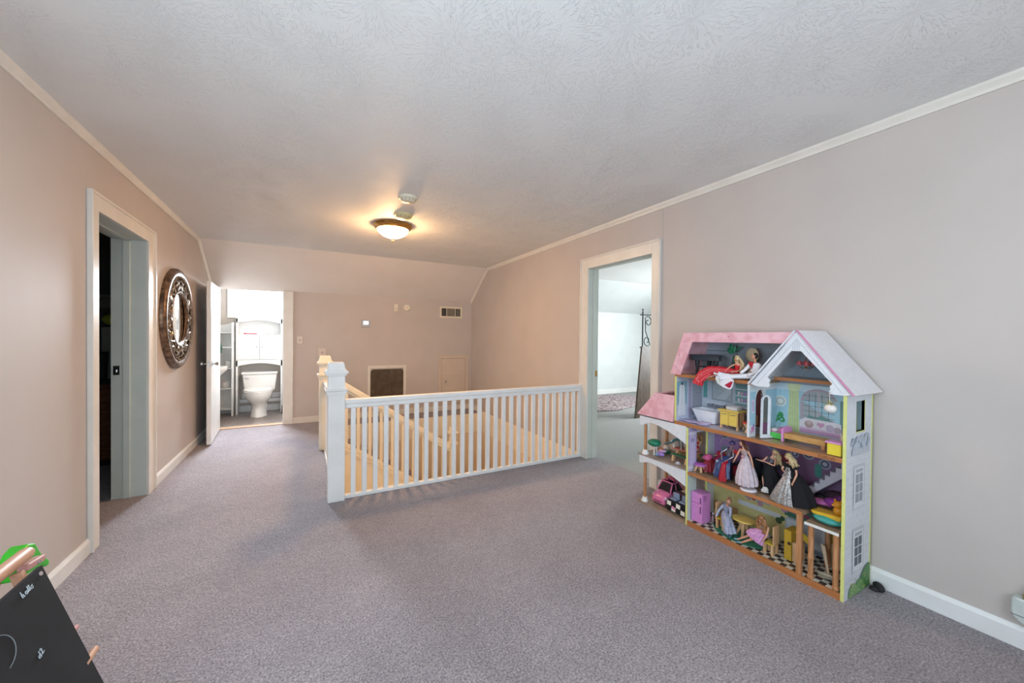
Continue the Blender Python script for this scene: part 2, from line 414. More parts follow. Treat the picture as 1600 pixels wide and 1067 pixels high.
# baseboards, crown mouldings, casings
def base_x(name, x, dx, y0, y1, mt=M_white):
    m = MB().prism([(x, .0), (x+dx, .0), (x+dx, .072), (x+dx*.35, .09), (x, .09)], 'y', y0, y1); return struct(m, name, mt)
base_x('baseboard_left', XL, .014, YN, 3.06); base_x('baseboard_left_far', XL, .014, 4.12, YB)
base_x('baseboard_right', XR, -.014, YN, 2.185)
struct(MB().box(-.15, XR, YB-.013, YB, 0, .085), 'baseboard_back', M_trim)
struct(MB().box(XR-.013, XR, HY1+.0, YB-.013, .0, .085), 'baseboard_right_far', M_trim)
def crown(name, x, sx):
    m = MB()
    for (a, b) in ((0, .012), (.012, .02)):
        pass
    prof = [(0, 0), (.028, 0), (.026, -.012), (.012, -.03), (.010, -.045), (0, -.045)]
    def ringat(y, z): return [(x+sx*p[0], y, z+p[1]) for p in prof]
    m.ring([ringat(YN, ZC), ringat(KY-.012, ZC), ringat(YB-.001, SZ)], True, True)
    return struct(m, name, M_trim)
crown('trim_5', XL, 1); crown('trim_6', XR, -1)
def casing(name, x, sx, y0, y1, o0, o1, zt, zo):
    """door casing on the wall face x, opening y0..y1, outer edges o0,o1; jamb lining is added through the wall"""
    m = MB(); t = .018*sx
    a, b = sorted((x, x+t)); a2, b2 = sorted((x, x+t*1.5))
    m.box(a, b, o0, y0, 0, zo).box(a, b, y1, o1, 0, zo).box(a, b, y0, y1, zt, zo)
    m.box(a2, b2, o0-.004, o0+.012, 0, zo+.004).box(a2, b2, o1-.012, o1+.004, 0, zo+.004).box(a2, b2, o0, o1, zo-.010, zo+.006)
    return struct(m, name, M_trim, bevel=.002)
casing('trim_7', XL, 1, 3.155, 3.975, 3.06, 4.12, 1.987, 2.085)
casing('trim_8', XR, -1, 2.268, 3.095, 2.185, 3.21, 1.987, 2.09)
M_jamb = noise_mat('jamb_paint', '#cfd3ca', '#c8cdc3', scale=5, rough=.35)
def jamb(name, x0, x1, y0, y1, zt, stop):
    m = MB().box(x0, x1, y0-.02, y0, 0, zt).box(x0, x1, y1, y1+.02, 0, zt).box(x0, x1, y0-.02, y1+.02, zt, zt+.018)
    s0, s1 = stop
    m.box(s0, s1, y0, y0+.012, 0, zt).box(s0, s1, y1-.012, y1, 0, zt).box(s0, s1, y0, y1, zt-.012, zt)
    return struct(m, name, M_jamb, bevel=.002)
j = jamb('door_1', XL-.2, XL, 3.155, 3.975, 1.987, (XL-.13, XL-.09))
MB().box(XL-.185, XL-.15, 3.970, 3.975, .95, 1.02).box(XL-.175, XL-.165, 3.958, 3.97, .97, .99).build('strike_plate', M_chrome, j)
j = jamb('door_2', XR, XR+.13, 2.268, 3.095, 1.987, (XR+.05, XR+.085))
MB().box(XR+.09, XR+.115, 3.088, 3.095, .86, .92).build('strike_plate', M_brass, j)
st = MB().tube([(XR+.15, 3.06, .05), (XR+.15, 3.02, .05)], [.008, .008], 10).ell((XR+.15, 3.0, .05), .016, 10, 8)
# bathroom door: trim right of opening, threshold, open door leaf
m = MB().box(-.26, -.15, YB-.018, YB, 0, SZ-.005).box(-.165, -.148, YB-.026, YB, 0, SZ-.005)
struct(m, 'trim_9', M_trim, bevel=.002)
m = MB().box(-.275, -.255, YB-.0, YB+.1, 0, SZ).box(-1.03, -1.012, YB, YB+.1, 0, SZ); struct(m, 'trim_10', M_white)
struct(MB().box(-1.012, -.275, YB-.01, YB+.105, -.004, .012), 'trim_11', noise_mat('oak_threshold', '#cba888', '#bf9a78', scale=12, rough=.4, stretch=(1, 8, 8)), bevel=.004)
d = MB()
A = Vector((-1.005, 6.262, 0)); Bv = Vector((-.957, 5.43, 0)); dn = (Bv-A).normalized(); nn = Vector((-dn.y, dn.x, 0))
def slab(A, Bv, t, z0, z1):
    a, b = A-nn*t/2, Bv-nn*t/2; c2, e = Bv+nn*t/2, A+nn*t/2
    return [(a.x, a.y), (b.x, b.y), (c2.x, c2.y), (e.x, e.y)]
d.prism(slab(A, Bv, .042, 0, 0), 'z', .012, 1.875)
door = struct(d, 'door_3', M_white, bevel=.002)
kb = MB(); kc = lerp(A, Bv, .93) + Vector((0, 0, .93))
for sgn in (-1, 1):
    p = kc + nn*sgn*.021
    kb.tube([p, p+nn*sgn*.006], [.028, .027], 16); kb.tube([p, p+nn*sgn*.035], [.010, .010], 12)
    kb.tube([p+nn*sgn*.032, p+nn*sgn*.04, p+nn*sgn*.055, p+nn*sgn*.062], [.014, .024, .025, .016], 16)
kb.build('door_knob', M_chrome, door, smooth=True)
e = lerp(A, Bv, 1.0) + Vector((0, 0, .93))
MB().obox(e, (.026, .003, .06), (0, 0, math.atan2(nn.y, nn.x))).build('latch_plate', M_chrome, door)
# seam batten on the right wall above the door casing
struct(MB().box(XR-.003, XR, 2.168, 2.176, .09, ZC-.045), 'trim_12', M_wall)

# left bedroom (dark), right bedroom (bright), bathroom shells
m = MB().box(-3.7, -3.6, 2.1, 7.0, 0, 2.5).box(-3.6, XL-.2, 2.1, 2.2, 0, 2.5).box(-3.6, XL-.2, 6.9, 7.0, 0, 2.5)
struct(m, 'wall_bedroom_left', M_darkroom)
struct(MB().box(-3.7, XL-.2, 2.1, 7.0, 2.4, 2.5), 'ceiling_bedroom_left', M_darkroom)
m = MB().box(7.5, 7.6, 1.1, 6.7, 0, 2.5).box(XR+.13, 7.5, 1.1, 1.2, 0, 2.5).box(XR+.13, 7.5, 6.55, 6.65, 0, 1.86)
struct(m, 'wall_bedroom_right', M_bedwall)
struct(MB().box(XR+.13, 7.5, 1.2, 5.6, 2.4, 2.5), 'ceiling_bedroom_right', M_ceil)
struct(MB().prism([(5.6, 2.4), (6.56, 1.85), (6.6, 1.95), (5.6, 2.5)], 'x', XR+.13, 7.5), 'ceiling_slope_right', M_bedwall)
struct(MB().box(XR+.13, 7.5, 6.535, 6.55, 0, .10), 'baseboard_bedroom', M_white)
m = MB().box(-1.5, -1.4, YB+.1, 7.7, 0, 2.4).box(.15, .25, YB+.1, 7.7, 0, 2.4)
m.box(-1.5, -1.05, 7.6, 7.7, 0, 2.4).box(-.12, .25, 7.6, 7.7, 0, 2.4).box(-1.05, -.12, 7.6, 7.7, 0, 1.60).box(-1.05, -.12, 7.6, 7.7, 2.2, 2.4)
struct(m, 'wall_bathroom', M_bath)
struct(MB().box(-1.5, .25, YB+.1, 7.7, 2.3, 2.4), 'ceiling_bathroom', M_white)
w = win_y('window_3', 7.62, -1.05, -.12, 1.60, 2.2, mid=False)
m = MB().box(-1.10, -.95, 7.575, 7.6, 1.54, 2.28).box(-.95, -.1, 7.575, 7.6, 1.54, 1.62).box(-1.0, -.1, 7.55, 7.6, 1.615, 1.635)
m.build('window_casing', M_white, w, bevel=.003)
struct(MB().box(-1.4, .15, 7.585, 7.6, 0, .10), 'baseboard_bathroom', M_white)

# ------------------------------------------------------------------ things on walls and ceiling
def plate(label, x, z, w=.07, h=.115):
    t = thing('light_switch', label, 'switch', (x, YB, z))
    MB().box(x-w/2, x+w/2, YB-.006, YB, z-h/2, z+h/2).build('cover_plate', P('#d9c8b6', .3), t, bevel=.003)
    MB().box(x-.006, x+.006, YB-.016, YB-.006, z-.012, z+.012).build('toggle', P('#8d8478', .3), t)
plate('beige light switch on the back wall just beside the bathroom door casing', -.063, 1.20)
plate('beige light switch low on the back wall right above the cream newel post', .225, 1.02, w=.10)
t = thing('thermostat', 'small silver thermostat with a lit screen on the back wall', 'thermostat', (.83, YB, 1.46))
MB().box(.765, .90, YB-.022, YB, 1.405, 1.52).build('housing', P('#b9babd', .3), t, bevel=.005)
MB().box(.795, .868, YB-.025, YB-.021, 1.445, 1.497).build('screen', M_screen, t)
t = thing('motion_sensor', 'small white upright motion sensor high on the back wall', 'sensor', (1.29, YB, 1.72))
MB().box(1.255, 1.322, YB-.035, YB, 1.665, 1.785).build('housing', P('#ece2cf', .35), t, bevel=.012)
MB().box(1.268, 1.309, YB-.040, YB-.034, 1.69, 1.725).build('lens', P('#d8cdbb', .3), t, bevel=.003)
t = thing('smoke_detector', 'round white detector on the back wall beside the motion sensor', 'detector', (1.46, YB, 1.735))
MB().lathe([(.001, -.03), (.045, -.03), (.054, -.018), (.056, 0)], (1.46, YB, 1.735), 24, 'y').build('housing', P('#ece2cf', .35), t, smooth=True)
MB().lathe([(.001, -.034), (.015, -.034), (.016, -.029)], (1.46, YB, 1.735), 16, 'y').build('test_button', P('#d9ceba', .3), t, smooth=True)
# supply register
t = thing('air_register', 'cream wall register with grey louvres high on the back wall', 'vent', (2.22, YB, 1.69))
m = MB(); x0, x1, z0, z1 = 2.02, 2.42, 1.592, 1.785
m.box(x0+.03, x1-.03, YB-.010, YB, z0, z0+.03).box(x0+.03, x1-.03, YB-.010, YB, z1-.03, z1).box(x0, x0+.03, YB-.010, YB, z0, z1).box(x1-.03, x1, YB-.010, YB, z0, z1)
m.box(x0+.115, x0+.125, YB-.010, YB, z0+.03, z1-.03).box(x1-.125, x1-.115, YB-.010, YB, z0+.03, z1-.03)
m.build('frame', P('#eadfca', .4), t, bevel=.002)
MB().box(x0+.03, x1-.03, YB-.002, YB, z0+.03, z1-.03).build('duct', P('#3d3a36', .8), t)
for k in range(8):
    zz = z0+.04+.0163*k
    MB().obox(((x0+x1)/2, YB-.006, zz), (x1-x0-.25, .002, .012), (R(40), 0, 0)).build('louvre', P('#a99e8f', .5), t)
for xx in (x0+.05, x0+.07, x0+.09):
    MB().box(xx, xx+.003, YB-.008, YB-.002, z0+.03, z1-.03).build('side_louvre', P('#6d675e', .5), t)
for xx in (x1-.05, x1-.07, x1-.09):
    MB().box(xx, xx+.003, YB-.008, YB-.002, z0+.03, z1-.03).build('side_louvre', P('#cabfae', .5), t)
# return air grille with pleated filter
t = thing('return_air_grille', 'large white framed return air opening with a dark brown pleated filter', 'vent', (1.16, YB, .25))
x0, x1, z0, z1 = .862, 1.452, .245, .80
m = MB().box(x0, x0+.04, YB-.02, YB, z0, z1).box(x1-.04, x1, YB-.02, YB, z0, z1).box(x0+.04, x1-.04, YB-.02, YB, z1-.04, z1).box(x0+.04, x1-.04, YB-.02, YB, z0, z0+.04)
m.build('frame', M_trim, t, bevel=.003)
m = MB(); n = 64; w = (x1-x0-.08)/n
pts = [(x0+.04+w*i, YB-.004-(.008 if i % 2 else 0)) for i in range(n+1)]
m.prism(pts+[(x1-.04, YB-.001), (x0+.04, YB-.001)], 'z', z0+.04, z1-.055)
m.build('pleated_filter', noise_mat('dusty_filter', '#6f6152', '#5a4d40', scale=10, rough=.9), t)
m = MB().box(x0+.04, x1-.04, YB-.014, YB-.001, z1-.058, z1-.04)
m.prism([(x0+.04, z1-.058), (x0+.07, z1-.058), (x0+.04, z1-.09)], 'y', YB-.014, YB-.010).prism([(x1-.04, z1-.058), (x1-.07, z1-.058), (x1-.04, z1-.09)], 'y', YB-.014, YB-.010)
m.build('filter_holder', P('#b9b2a6', .4), t)
MB().tube([(1.157, YB-.02, .782), (1.157, YB-.026, .782)], .006, 8).build('latch', M_chrome, t)
# access door
t = thing('access_door', 'small beige access door with a round knob low on the back wall', 'access door', (2.26, YB, .1))
m = MB().box(2.0, 2.05, YB-.015, YB, .086, .945).box(2.49, 2.54, YB-.015, YB, .086, .945).box(2.05, 2.49, YB-.015, YB, .895, .945)
m.build('frame', noise_mat('beige_trim_paint', '#d2c1b0', '#cdbbaa', scale=5, rough=.4), t, bevel=.002)
MB().box(2.054, 2.486, YB-.010, YB, .09, .89).build('panel', noise_mat('beige_door_paint', '#d2c2b2', '#ccbba9', scale=5, rough=.4), t, bevel=.002)
MB().tube([(2.11, YB-.01, .50), (2.11, YB-.03, .50), (2.11, YB-.036, .50), (2.11, YB-.05, .50), (2.11, YB-.055, .50)], [.008, .008, .018, .018, .010], 14).build('knob', M_chrome, t, smooth=True)

# ceiling light and detectors
LX, LY = .775, 3.94
t = thing('ceiling_light', 'lit flush ceiling light with a brass ring and frosted glass bowl', 'ceiling lamp', (LX, LY, ZC))
MB().lathe([(.10, 0), (.185, -.001), (.192, -.012), (.186, -.024), (.176, -.034), (.162, -.050), (.152, -.052), (.150, -.03)], (LX, LY, ZC), 40).build('ring', M_brass, t, smooth=True)
bowl = MB().lathe([(.152, -.046), (.146, -.062), (.128, -.085), (.100, -.106), (.066, -.122), (.034, -.134), (.012, -.140), (.001, -.141)], (LX, LY, ZC), 40).build('glass_bowl', M_bowl, t, smooth=True)
MB().lathe([(.001, -.136), (.018, -.139), (.020, -.146), (.009, -.152), (.012, -.160), (.007, -.170), (.001, -.174)], (LX, LY, ZC), 16).build('finial', M_brass, t, smooth=True)
def detector(x, y, r, label, h, slots=True):
    t = thing('smoke_detector', label, 'detector', (x, y, ZC))
    MB().lathe([(r, 0), (r, -.012), (r*.93, -.02), (r*.80, -.022), (r*.74, -.034), (r*.6, -.040), (.001, -.041)], (x, y, ZC), 32).build('housing', P(h, .45), t, smooth=True)
    if slots:
        for k in range(12):
            a = 2*math.pi*k/12
            MB().obox((x+r*.755*math.cos(a), y+r*.755*math.sin(a), ZC-.028), (.003, r*.12, .007), (0, 0, a)).build('vent_slot', P('#5a5348', .7), t)
    MB().lathe([(.001, -.044), (r*.16, -.044), (r*.17, -.040)], (x+r*.3, y, ZC), 14).build('test_button', P('#cdbf9d', .4), t, smooth=True)
detector(.79, 3.56, .085, 'cream round smoke detector on the ceiling touching distance from the lit lamp', '#ddcf9f', True)
detector(.725, 3.10, .076, 'cream round smoke detector on the ceiling farther out from the lit lamp', '#e2dac2', True)

# mirror on the left wall
MX, MY, MZ, MR = XL, 4.735, 1.415, .475
t = thing('wall_mirror', 'round ornate bronze framed mirror with woven and beaded border on wall', 'mirror', (MX, MY, MZ))
MB().lathe([(MR-.10, .001), (MR, .001), (MR, .025), (MR-.012, .040), (MR-.03, .048), (MR-.055, .046), (MR-.075, .034), (MR-.085, .030)], (MX, MY, MZ), 72, 'x').build('outer_frame', M_bronze, t, smooth=True)
bd = MB()
for k in range(96):
    a = 2*math.pi*k/96; bd.ell((MX+.040, MY+(MR-.082)*math.cos(a), MZ+(MR-.082)*math.sin(a)), .0105, 6, 5)
bd.build('bead_border', M_silverleaf, t, smooth=True, kind='stuff')
wv = MB(); n = 28; ri, ro = MR-.205, MR-.10
for s_ in (1, -1):
    for k in range(n):
        a0 = 2*math.pi*k/n; pts = []
        for q in range(9):
            u = q/8; a = a0 + s_*u*2*math.pi/n*1.6; rr = ri+(ro-ri)*u
            pts.append((MX+.030+.008*math.sin(u*math.pi*2+k*math.pi*s_), MY+rr*math.cos(a), MZ+rr*math.sin(a)))
        wv.tube(pts, .008, 6)
wv.build('woven_border', M_silverleaf, t, smooth=True)
MB().lathe([(MR-.225, .001), (MR-.09, .001), (MR-.09, .014), (MR-.225, .014)], (MX, MY, MZ), 72, 'x').build('backing', noise_mat('dark_bronze', '#3c2f26', '#241b15', scale=12, rough=.5), t, smooth=True)
MB().lathe([(MR-.235, .012), (MR-.205, .034), (MR-.215, .042), (MR-.232, .038), (MR-.245, .022)], (MX, MY, MZ), 72, 'x').build('inner_rim', M_bronze, t, smooth=True)
MB().lathe([(.001, .020), (MR-.25, .020), (MR-.232, .016)], (MX, MY, MZ), 72, 'x').build('mirror_glass', M_mirror, t, smooth=True)

# plug-in freshener at the right edge
t = thing('air_freshener', 'white plug-in air freshener with a yellow oil bottle on the right wall', 'air freshener', (XR, .33, .14))
MB().prism([(.25, .15), (.265, .128), (.30, .118), (.345, .122), (.366, .14), (.372, .16), (.372, .215), (.365, .222), (.30, .214), (.25, .214)], 'x', XR-.055, XR-.001).build('body', P('#c9cfca', .3), t, bevel=.006)
MB().box(XR-.0565, XR-.054, .25, .372, .150, .153).build('seam', P('#6c7278', .4), t)
MB().box(XR-.058, XR-.054, .322, .336, .140, .147).build('indicator', M_screen, t)
MB().tube([(XR-.030, .325, .21), (XR-.030, .325, .235), (XR-.030, .325, .25), (XR-.030, .325, .275)], [.022, .022, .012, .010], 14).build('oil_bottle', P('#a3934f', .15), t, smooth=True)
t = MB().ell((2.545, .778, .020), (.020, .036, .020), 14, 8, Matrix.Rotation(R(-48), 3, 'Z')).ell((2.530, .785, .012), (.026, .02, .012), 10, 6, Matrix.Rotation(R(-48), 3, 'Z'))
o = t.build('slipper', P('#1f1d1f', .7), smooth=True)
tag(o, 'small black oval object on the carpet against the right baseboard behind the dollhouse', 'slipper')

# ------------------------------------------------------------------ bathroom things
t = thing('toilet', 'white porcelain toilet in the bathroom with closed lid', 'toilet', (-.61, 7.1, 0))
cx = -.635
def oval(c, rx, ry, z, n=24, back=None):
    pts = []
    for k in range(n):
        a = 2*math.pi*k/n; y = c[1]+ry*math.sin(a)
        pts.append((c[0]+rx*math.cos(a)*(1-.12*max(0, -math.sin(a))), y, z))
    return pts
c1 = (cx, 7.10)
m = MB().ring([oval((cx, 7.13), .115, .18, 0), oval((cx, 7.13), .110, .175, .03), oval((cx, 7.15), .092, .15, .13), oval((cx, 7.14), .095, .16, .19), oval((cx, 7.12), .125, .19, .235),
               oval((cx, 7.10), .165, .235, .29), oval((cx, 7.09), .185, .255, .36), oval((cx, 7.09), .185, .255, .385)])
m.box(cx-.10, cx+.10, 7.20, 7.33, .0, .36)
m.build('bowl', M_porc, t, smooth=True)
MB().ring([oval((cx, 7.09), .192, .26, .385), oval((cx, 7.09), .198, .265, .395), oval((cx, 7.09), .192, .26, .408)]).build('seat', M_porc, t, smooth=True)
MB().ring([oval((cx, 7.09), .190, .258, .410), oval((cx, 7.09), .196, .262, .420), oval((cx, 7.09), .18, .25, .434)]).build('lid', M_porc, t, smooth=True)
m = MB().add([(cx-.205, 7.30, .37), (cx+.205, 7.30, .37), (cx+.205, 7.48, .37), (cx-.205, 7.48, .37), (cx-.235, 7.28, .64), (cx+.235, 7.28, .64), (cx+.235, 7.48, .64), (cx-.235, 7.48, .64)],
             [(0, 3, 2, 1), (4, 5, 6, 7), (0, 1, 5, 4), (1, 2, 6, 5), (2, 3, 7, 6), (3, 0, 4, 7)])
m.build('tank', M_porc, t, bevel=.02, seg=3)
MB().box(cx-.243, cx+.243, 7.265, 7.49, .64, .675).build('tank_lid', M_porc, t, bevel=.01, seg=3)
MB().tube([(cx-.19, 7.285, .585), (cx-.19, 7.262, .585)], .014, 12).tube([(cx-.195, 7.262, .585), (cx-.14, 7.258, .575)], .007, 8).build('flush_lever', M_chrome, t, smooth=True)

t = thing('over_toilet_cabinet', 'white etagere cabinet with two doors standing over the toilet', 'cabinet', (-.64, 7.42, 0))
x0, x1, y0, y1 = -.955, -.325, 7.33, 7.54
for xa in (x0, x1-.025): MB().box(xa, xa+.025, y0, y1, 0, 1.53).build('side_panel', M_white, t, bevel=.002)
def arch(x0, x1, zt, zb, rise, y): return [(x0, zb), (x0, zt), (x1, zt), (x1, zb)] + [(x1-(x1-x0)*k/12, zb+rise*math.sin(math.pi*k/12)) for k in range(1, 12)]
MB().prism(arch(x0, x1, 1.545, 1.455, .055, 0), 'y', y0, y0+.016).build('top_arch', M_white, t)
MB().box(x0-.01, x1+.01, y0-.01, y1, 1.545, 1.56).build('top_board', M_white, t, bevel=.002)
MB().box(x0+.025, x1-.025, y1-.012, y1, .87, 1.545).build('back_panel', M_white, t)
MB().box(x0+.025, x1-.025, y0+.01, y1-.012, 1.262, 1.275).build('shelf', M_white, t)
MB().box(x0+.025, x1-.025, y0+.01, y1-.012, .86, .873).build('cabinet_floor', M_white, t)
xm = (x0+x1)/2
dl = MB().box(x0+.027, xm-.002, y0-.004, y0+.012, .875, 1.26).build('cabinet_door', M_white, t, bevel=.003)
MB().tube([(xm-.035, y0-.004, 1.075), (xm-.035, y0-.014, 1.075), (xm-.035, y0-.022, 1.075)], [.005, .010, .006], 10).build('knob', M_chrome, dl, smooth=True)
dr = MB().box(xm+.002, x1-.027, y0-.004, y0+.012, .875, 1.26).build('cabinet_door', M_white, t, bevel=.003)
MB().tube([(xm+.035, y0-.004, 1.075), (xm+.035, y0-.014, 1.075), (xm+.035, y0-.022, 1.075)], [.005, .010, .006], 10).build('knob', M_chrome, dr, smooth=True)
MB().prism(arch(x0, x1, .86, .765, .05, 0), 'y', y0, y0+.016).build('lower_arch', M_white, t)
MB().box(x0+.025, x1-.025, y1-.02, y1, .16, .21).build('rear_brace', M_white, t)

t = thing('corner_shelf', 'tall white corner shelf with rounded shelves beside the toilet', 'shelf', (-1.18, 7.4, 0))
MB().box(-1.0, -.975, 7.25, 7.55, 0, 1.46).build('side_panel', M_white, t, bevel=.002)
MB().box(-1.385, -1.0, 7.545, 7.56, .05, 1.40).build('back_panel', M_white, t)
for z in (.10, .42, .735, 1.06, 1.29):
    pts = [(-1.0, 7.545)] + [(-1.0-.30*math.sin(R(a)), 7.545-.27*math.cos(R(a))) for a in range(0, 91, 9)]
    MB().prism(pts, 'z', z, z+.016).build('shelf_board', M_white, t, bevel=.002)
MB().prism([(-1.0, 1.30), (-1.0, 1.47), (-1.05, 1.455), (-1.12, 1.43), (-1.2, 1.42), (-1.27, 1.40), (-1.32, 1.36), (-1.34, 1.30)], 'y', 7.52, 7.545).build('top_panel', M_white, t)
def basket(loc, r, h, label):
    t = tag(MB().lathe([(r*.3, 0), (r*.94, 0), (r, .006), (r, h-.006), (r*.94, h), (r*.3, h), (r*.3, .0)], loc, 24).build('toilet_roll', P('#efece6', .9), smooth=True, base=loc), label, 'toilet paper')
basket((-1.09, 7.43, .437), .058, .09, 'white toilet roll on the lower middle board of the corner shelf')
basket((-1.06, 7.45, .752), .05, .10, 'white toilet roll on the board level with the sink')
t = thing('wall_sink', 'edge of a white porcelain sink peeking past the open bathroom door', 'sink', (-1.25, 6.95, .7))
MB().ring([oval((-1.21, 6.95), .05, .05, .62), oval((-1.21, 6.95), .13, .14, .67), oval((-1.20, 6.95), .19, .20, .75), oval((-1.20, 6.95), .20, .21, .80)]).build('basin', M_porc, t, smooth=True)
MB().box(-1.399, -1.22, 6.74, 7.16, .74, .805).build('deck', M_porc, t, bevel=.01)
m = MB(); n = 14; top = []; bot = []
cl = [(-1.16+.012*math.sin(k*1.7), 7.0+.19*k/n, 1.33-.003*k) for k in range(n+1)]
cl2 = [(-1.12+.022*math.sin(k*1.7+.4), 7.01+.20*k/n, 1.02+.03*math.sin(k*.6)) for k in range(n+1)]
m.ring([cl + [(x-.012, y, z) for x, y, z in cl[::-1]], cl2 + [(x-.012, y, z) for x, y, z in cl2[::-1]]])
t = thing('hand_towel', 'dark green hand towel hanging past the open bathroom door', 'towel', (-1.16, 7.1, 1.02))
m.build('towel_cloth', noise_mat('green_terry', '#3c6a58', '#305546', scale=60, rough=.95, bump=.4, bscale=200), t, smooth=True)
MB().tube([(-1.398, 7.1, 1.33), (-1.166, 7.1, 1.335)], .007, 8).build('towel_hook', M_chrome, t)
m = MB().obox((-.77, 7.40, 1.287), (.17, .03, .014), (0, 0, R(6))).ell((-.845, 7.395, 1.290), (.016, .012, .012))
tag(m.build('hairbrush', P('#c94a63', .4), smooth=True), 'red handled brush lying on the open shelf above the toilet', 'brush')
fig = MB().ell((-.52, 7.40, 1.298), (.022, .02, .023)).ell((-.52, 7.395, 1.332), (.015, .014, .016)).tube([(-.54, 7.40, 1.31), (-.55, 7.395, 1.29)], [.007, .004]).tube([(-.50, 7.40, 1.31), (-.49, 7.395, 1.29)], [.007, .004])
tag(fig.build('figurine', P('#efeae0', .3), smooth=True), 'small white ornament on the open shelf above the toilet', 'ornament')
t = thing('outlet_strip', 'white outlet strip on the bathroom wall behind the toilet', 'outlet', (-.6, 7.585, .2))
MB().box(-.90, -.24, 7.565, 7.584, .215, .30).build('housing', M_white, t, bevel=.004)
for k, xx in enumerate((-.85, -.83, -.37, -.35)): MB().box(xx, xx+.006, 7.562, 7.566, .245, .27).build('socket_slot', P('#555049', .5), t)
t = thing('toilet_brush', 'dark toilet brush standing in the corner right of the toilet', 'brush', (-.285, 7.2, 0))
MB().lathe([(.001, 0), (.042, 0), (.046, .02), (.038, .13), (.030, .14), (.001, .14)], (-.285, 7.2, 0), 16).build('holder', P('#2e2427', .4), t, smooth=True)
MB().tube([(-.285, 7.2, .13), (-.285, 7.2, .36), (-.285, 7.2, .38)], [.007, .008, .012], 10).build('handle', P('#3a2a30', .4), t, smooth=True)

# ------------------------------------------------------------------ left bedroom: dresser and what stands on it
t = thing('dresser', 'dark brown wooden dresser in the unlit room beyond the left doorway', 'dresser', (-1.8, 5.25, 0))
Md = noise_mat('brown_veneer', '#7a4a30', '#633a25', scale=10, rough=.4, stretch=(1, 1, 6))
x0, x1, y0, y1 = -2.35, -1.45, 5.02, 5.5
MB().box(x0, x1, y0, y1, .06, .78).build('carcass', Md, t, bevel=.004)
MB().box(x0-.02, x1+.02, y0-.02, y1, .78, .81).build('top', P('#2b2523', .4), t, bevel=.004)
MB().box(x0+.03, x1-.03, y0+.03, y1-.02, 0, .06).build('plinth', P('#241a15', .6), t)
for k in range(3):
    z = .09+.23*k
    dd = MB().box(x0+.02, x1-.02, y0-.014, y0, z, z+.215).build('drawer', Md, t, bevel=.004)
    MB().tube([((x0+x1)/2, y0-.014, z+.107), ((x0+x1)/2, y0-.035, z+.107)], [.012, .016], 12).build('knob', M_brass, dd, smooth=True)
t = thing('picture_board', 'pale rectangular board standing on the dark dresser', 'board', (-1.66, 5.3, .81))
MB().box(-1.80, -1.52, 5.34, 5.36, .81, 1.33).build('panel', P('#a5a9a2', .6), t)
m = MB().box(-1.82, -1.80, 5.33, 5.37, .81, 1.35).box(-1.52, -1.50, 5.33, 5.37, .81, 1.35).box(-1.82, -1.50, 5.33, 5.37, 1.33, 1.35); m.build('frame', P('#3a3a38', .5), t)
t = thing('photo_frame', 'dark leaning frame in front of the pale board on the dresser', 'frame', (-1.78, 5.12, .81))
MB().obox((-1.76, 5.14, .95), (.14, .012, .28), (R(-10), 0, 0)).build('border', P('#151516', .4), t)
MB().obox((-1.76, 5.132, .95), (.11, .006, .24), (R(-10), 0, 0)).build('picture', P('#3a3f3c', .3), t)
tag(MB().ell((-1.70, 5.345, 1.41), (.10, .05, .06), 16, 10).build('ball_cap', P('#b7c23a', .6), smooth=True), 'yellow green bundle on top of the pale board in the unlit room', 'hat')
t = thing('closet_shelf', 'wall shelf with a rail high in the unlit room', 'shelf', (-1.7, 6.7, 1.7))
MB().box(-2.6, -1.3, 6.55, 6.89, 1.72, 1.75).build('shelf_board', P('#9a9d96', .5), t)
MB().box(-2.6, -1.3, 6.86, 6.89, 1.60, 1.72).build('cleat', P('#9a9d96', .5), t)

# ------------------------------------------------------------------ right bedroom: rug, leaning board, iron rack
tag(MB().prism([(4.45, 5.0), (4.8, 4.93), (5.4, 5.1), (6.2, 5.55), (6.35, 6.0), (6.1, 6.33), (5.5, 6.38), (4.8, 6.1), (4.3, 5.6)], 'z', .0, .022).build('rug',
    noise_mat('shaggy_rug', '#7d5f68', '#b9b0ad', scale=26, rough=.95, bump=.8, bscale=60, dist=.02, lo=.42, hi=.58), bevel=.008), 'mottled maroon and white shag rug on the far bedroom floor', 'rug')
t = thing('iron_trellis', 'tall black wrought iron trellis with scrolls standing in the far bedroom', 'trellis', (4.98, 4.55, 0))
m = MB(); RY = 4.5
for (xx, yy) in ((4.93, RY), (5.40, RY)):
    m.tube([(xx, yy, 0), (xx, yy, 1.72)], .011, 8)
    m.ell((xx, yy, 1.745), (.012, .012, .022), 8, 6)
m.build('posts', M_iron, t, smooth=True)
for z in (.15, .62, 1.12, 1.66):
    m = MB().tube([(4.87, RY, z), (5.46, RY, z)], .010, 6)
    m.build('crossbar', M_iron, t, smooth=True)
def scroll(x, y, z0, z1, w):
    pts = []; h = z1-z0
    for k in range(14): a = R(k*32); r_ = w*.5*(.25+.75*k/13); pts.append((x+w*.55+r_*math.cos(a+R(80)), y, z1-h*.18+r_*math.sin(a+R(80))))
    pts.append((x+w*.25, y, z0+h*.5))
    for k in range(13, -1, -1): a = R(k*32); r_ = w*.5*(.25+.75*k/13); pts.append((x+w*.45-r_*math.cos(a+R(80)), y, z0+h*.18-r_*math.sin(a+R(80))))
    return pts
for (za, zb) in ((1.14, 1.64), (.64, 1.10), (.17, .60)):
    for xo in (4.95, 5.16):
        MB().tube(scroll(xo, RY, za, zb, .19), .0075, 6).build('scroll', M_iron, t, smooth=True)
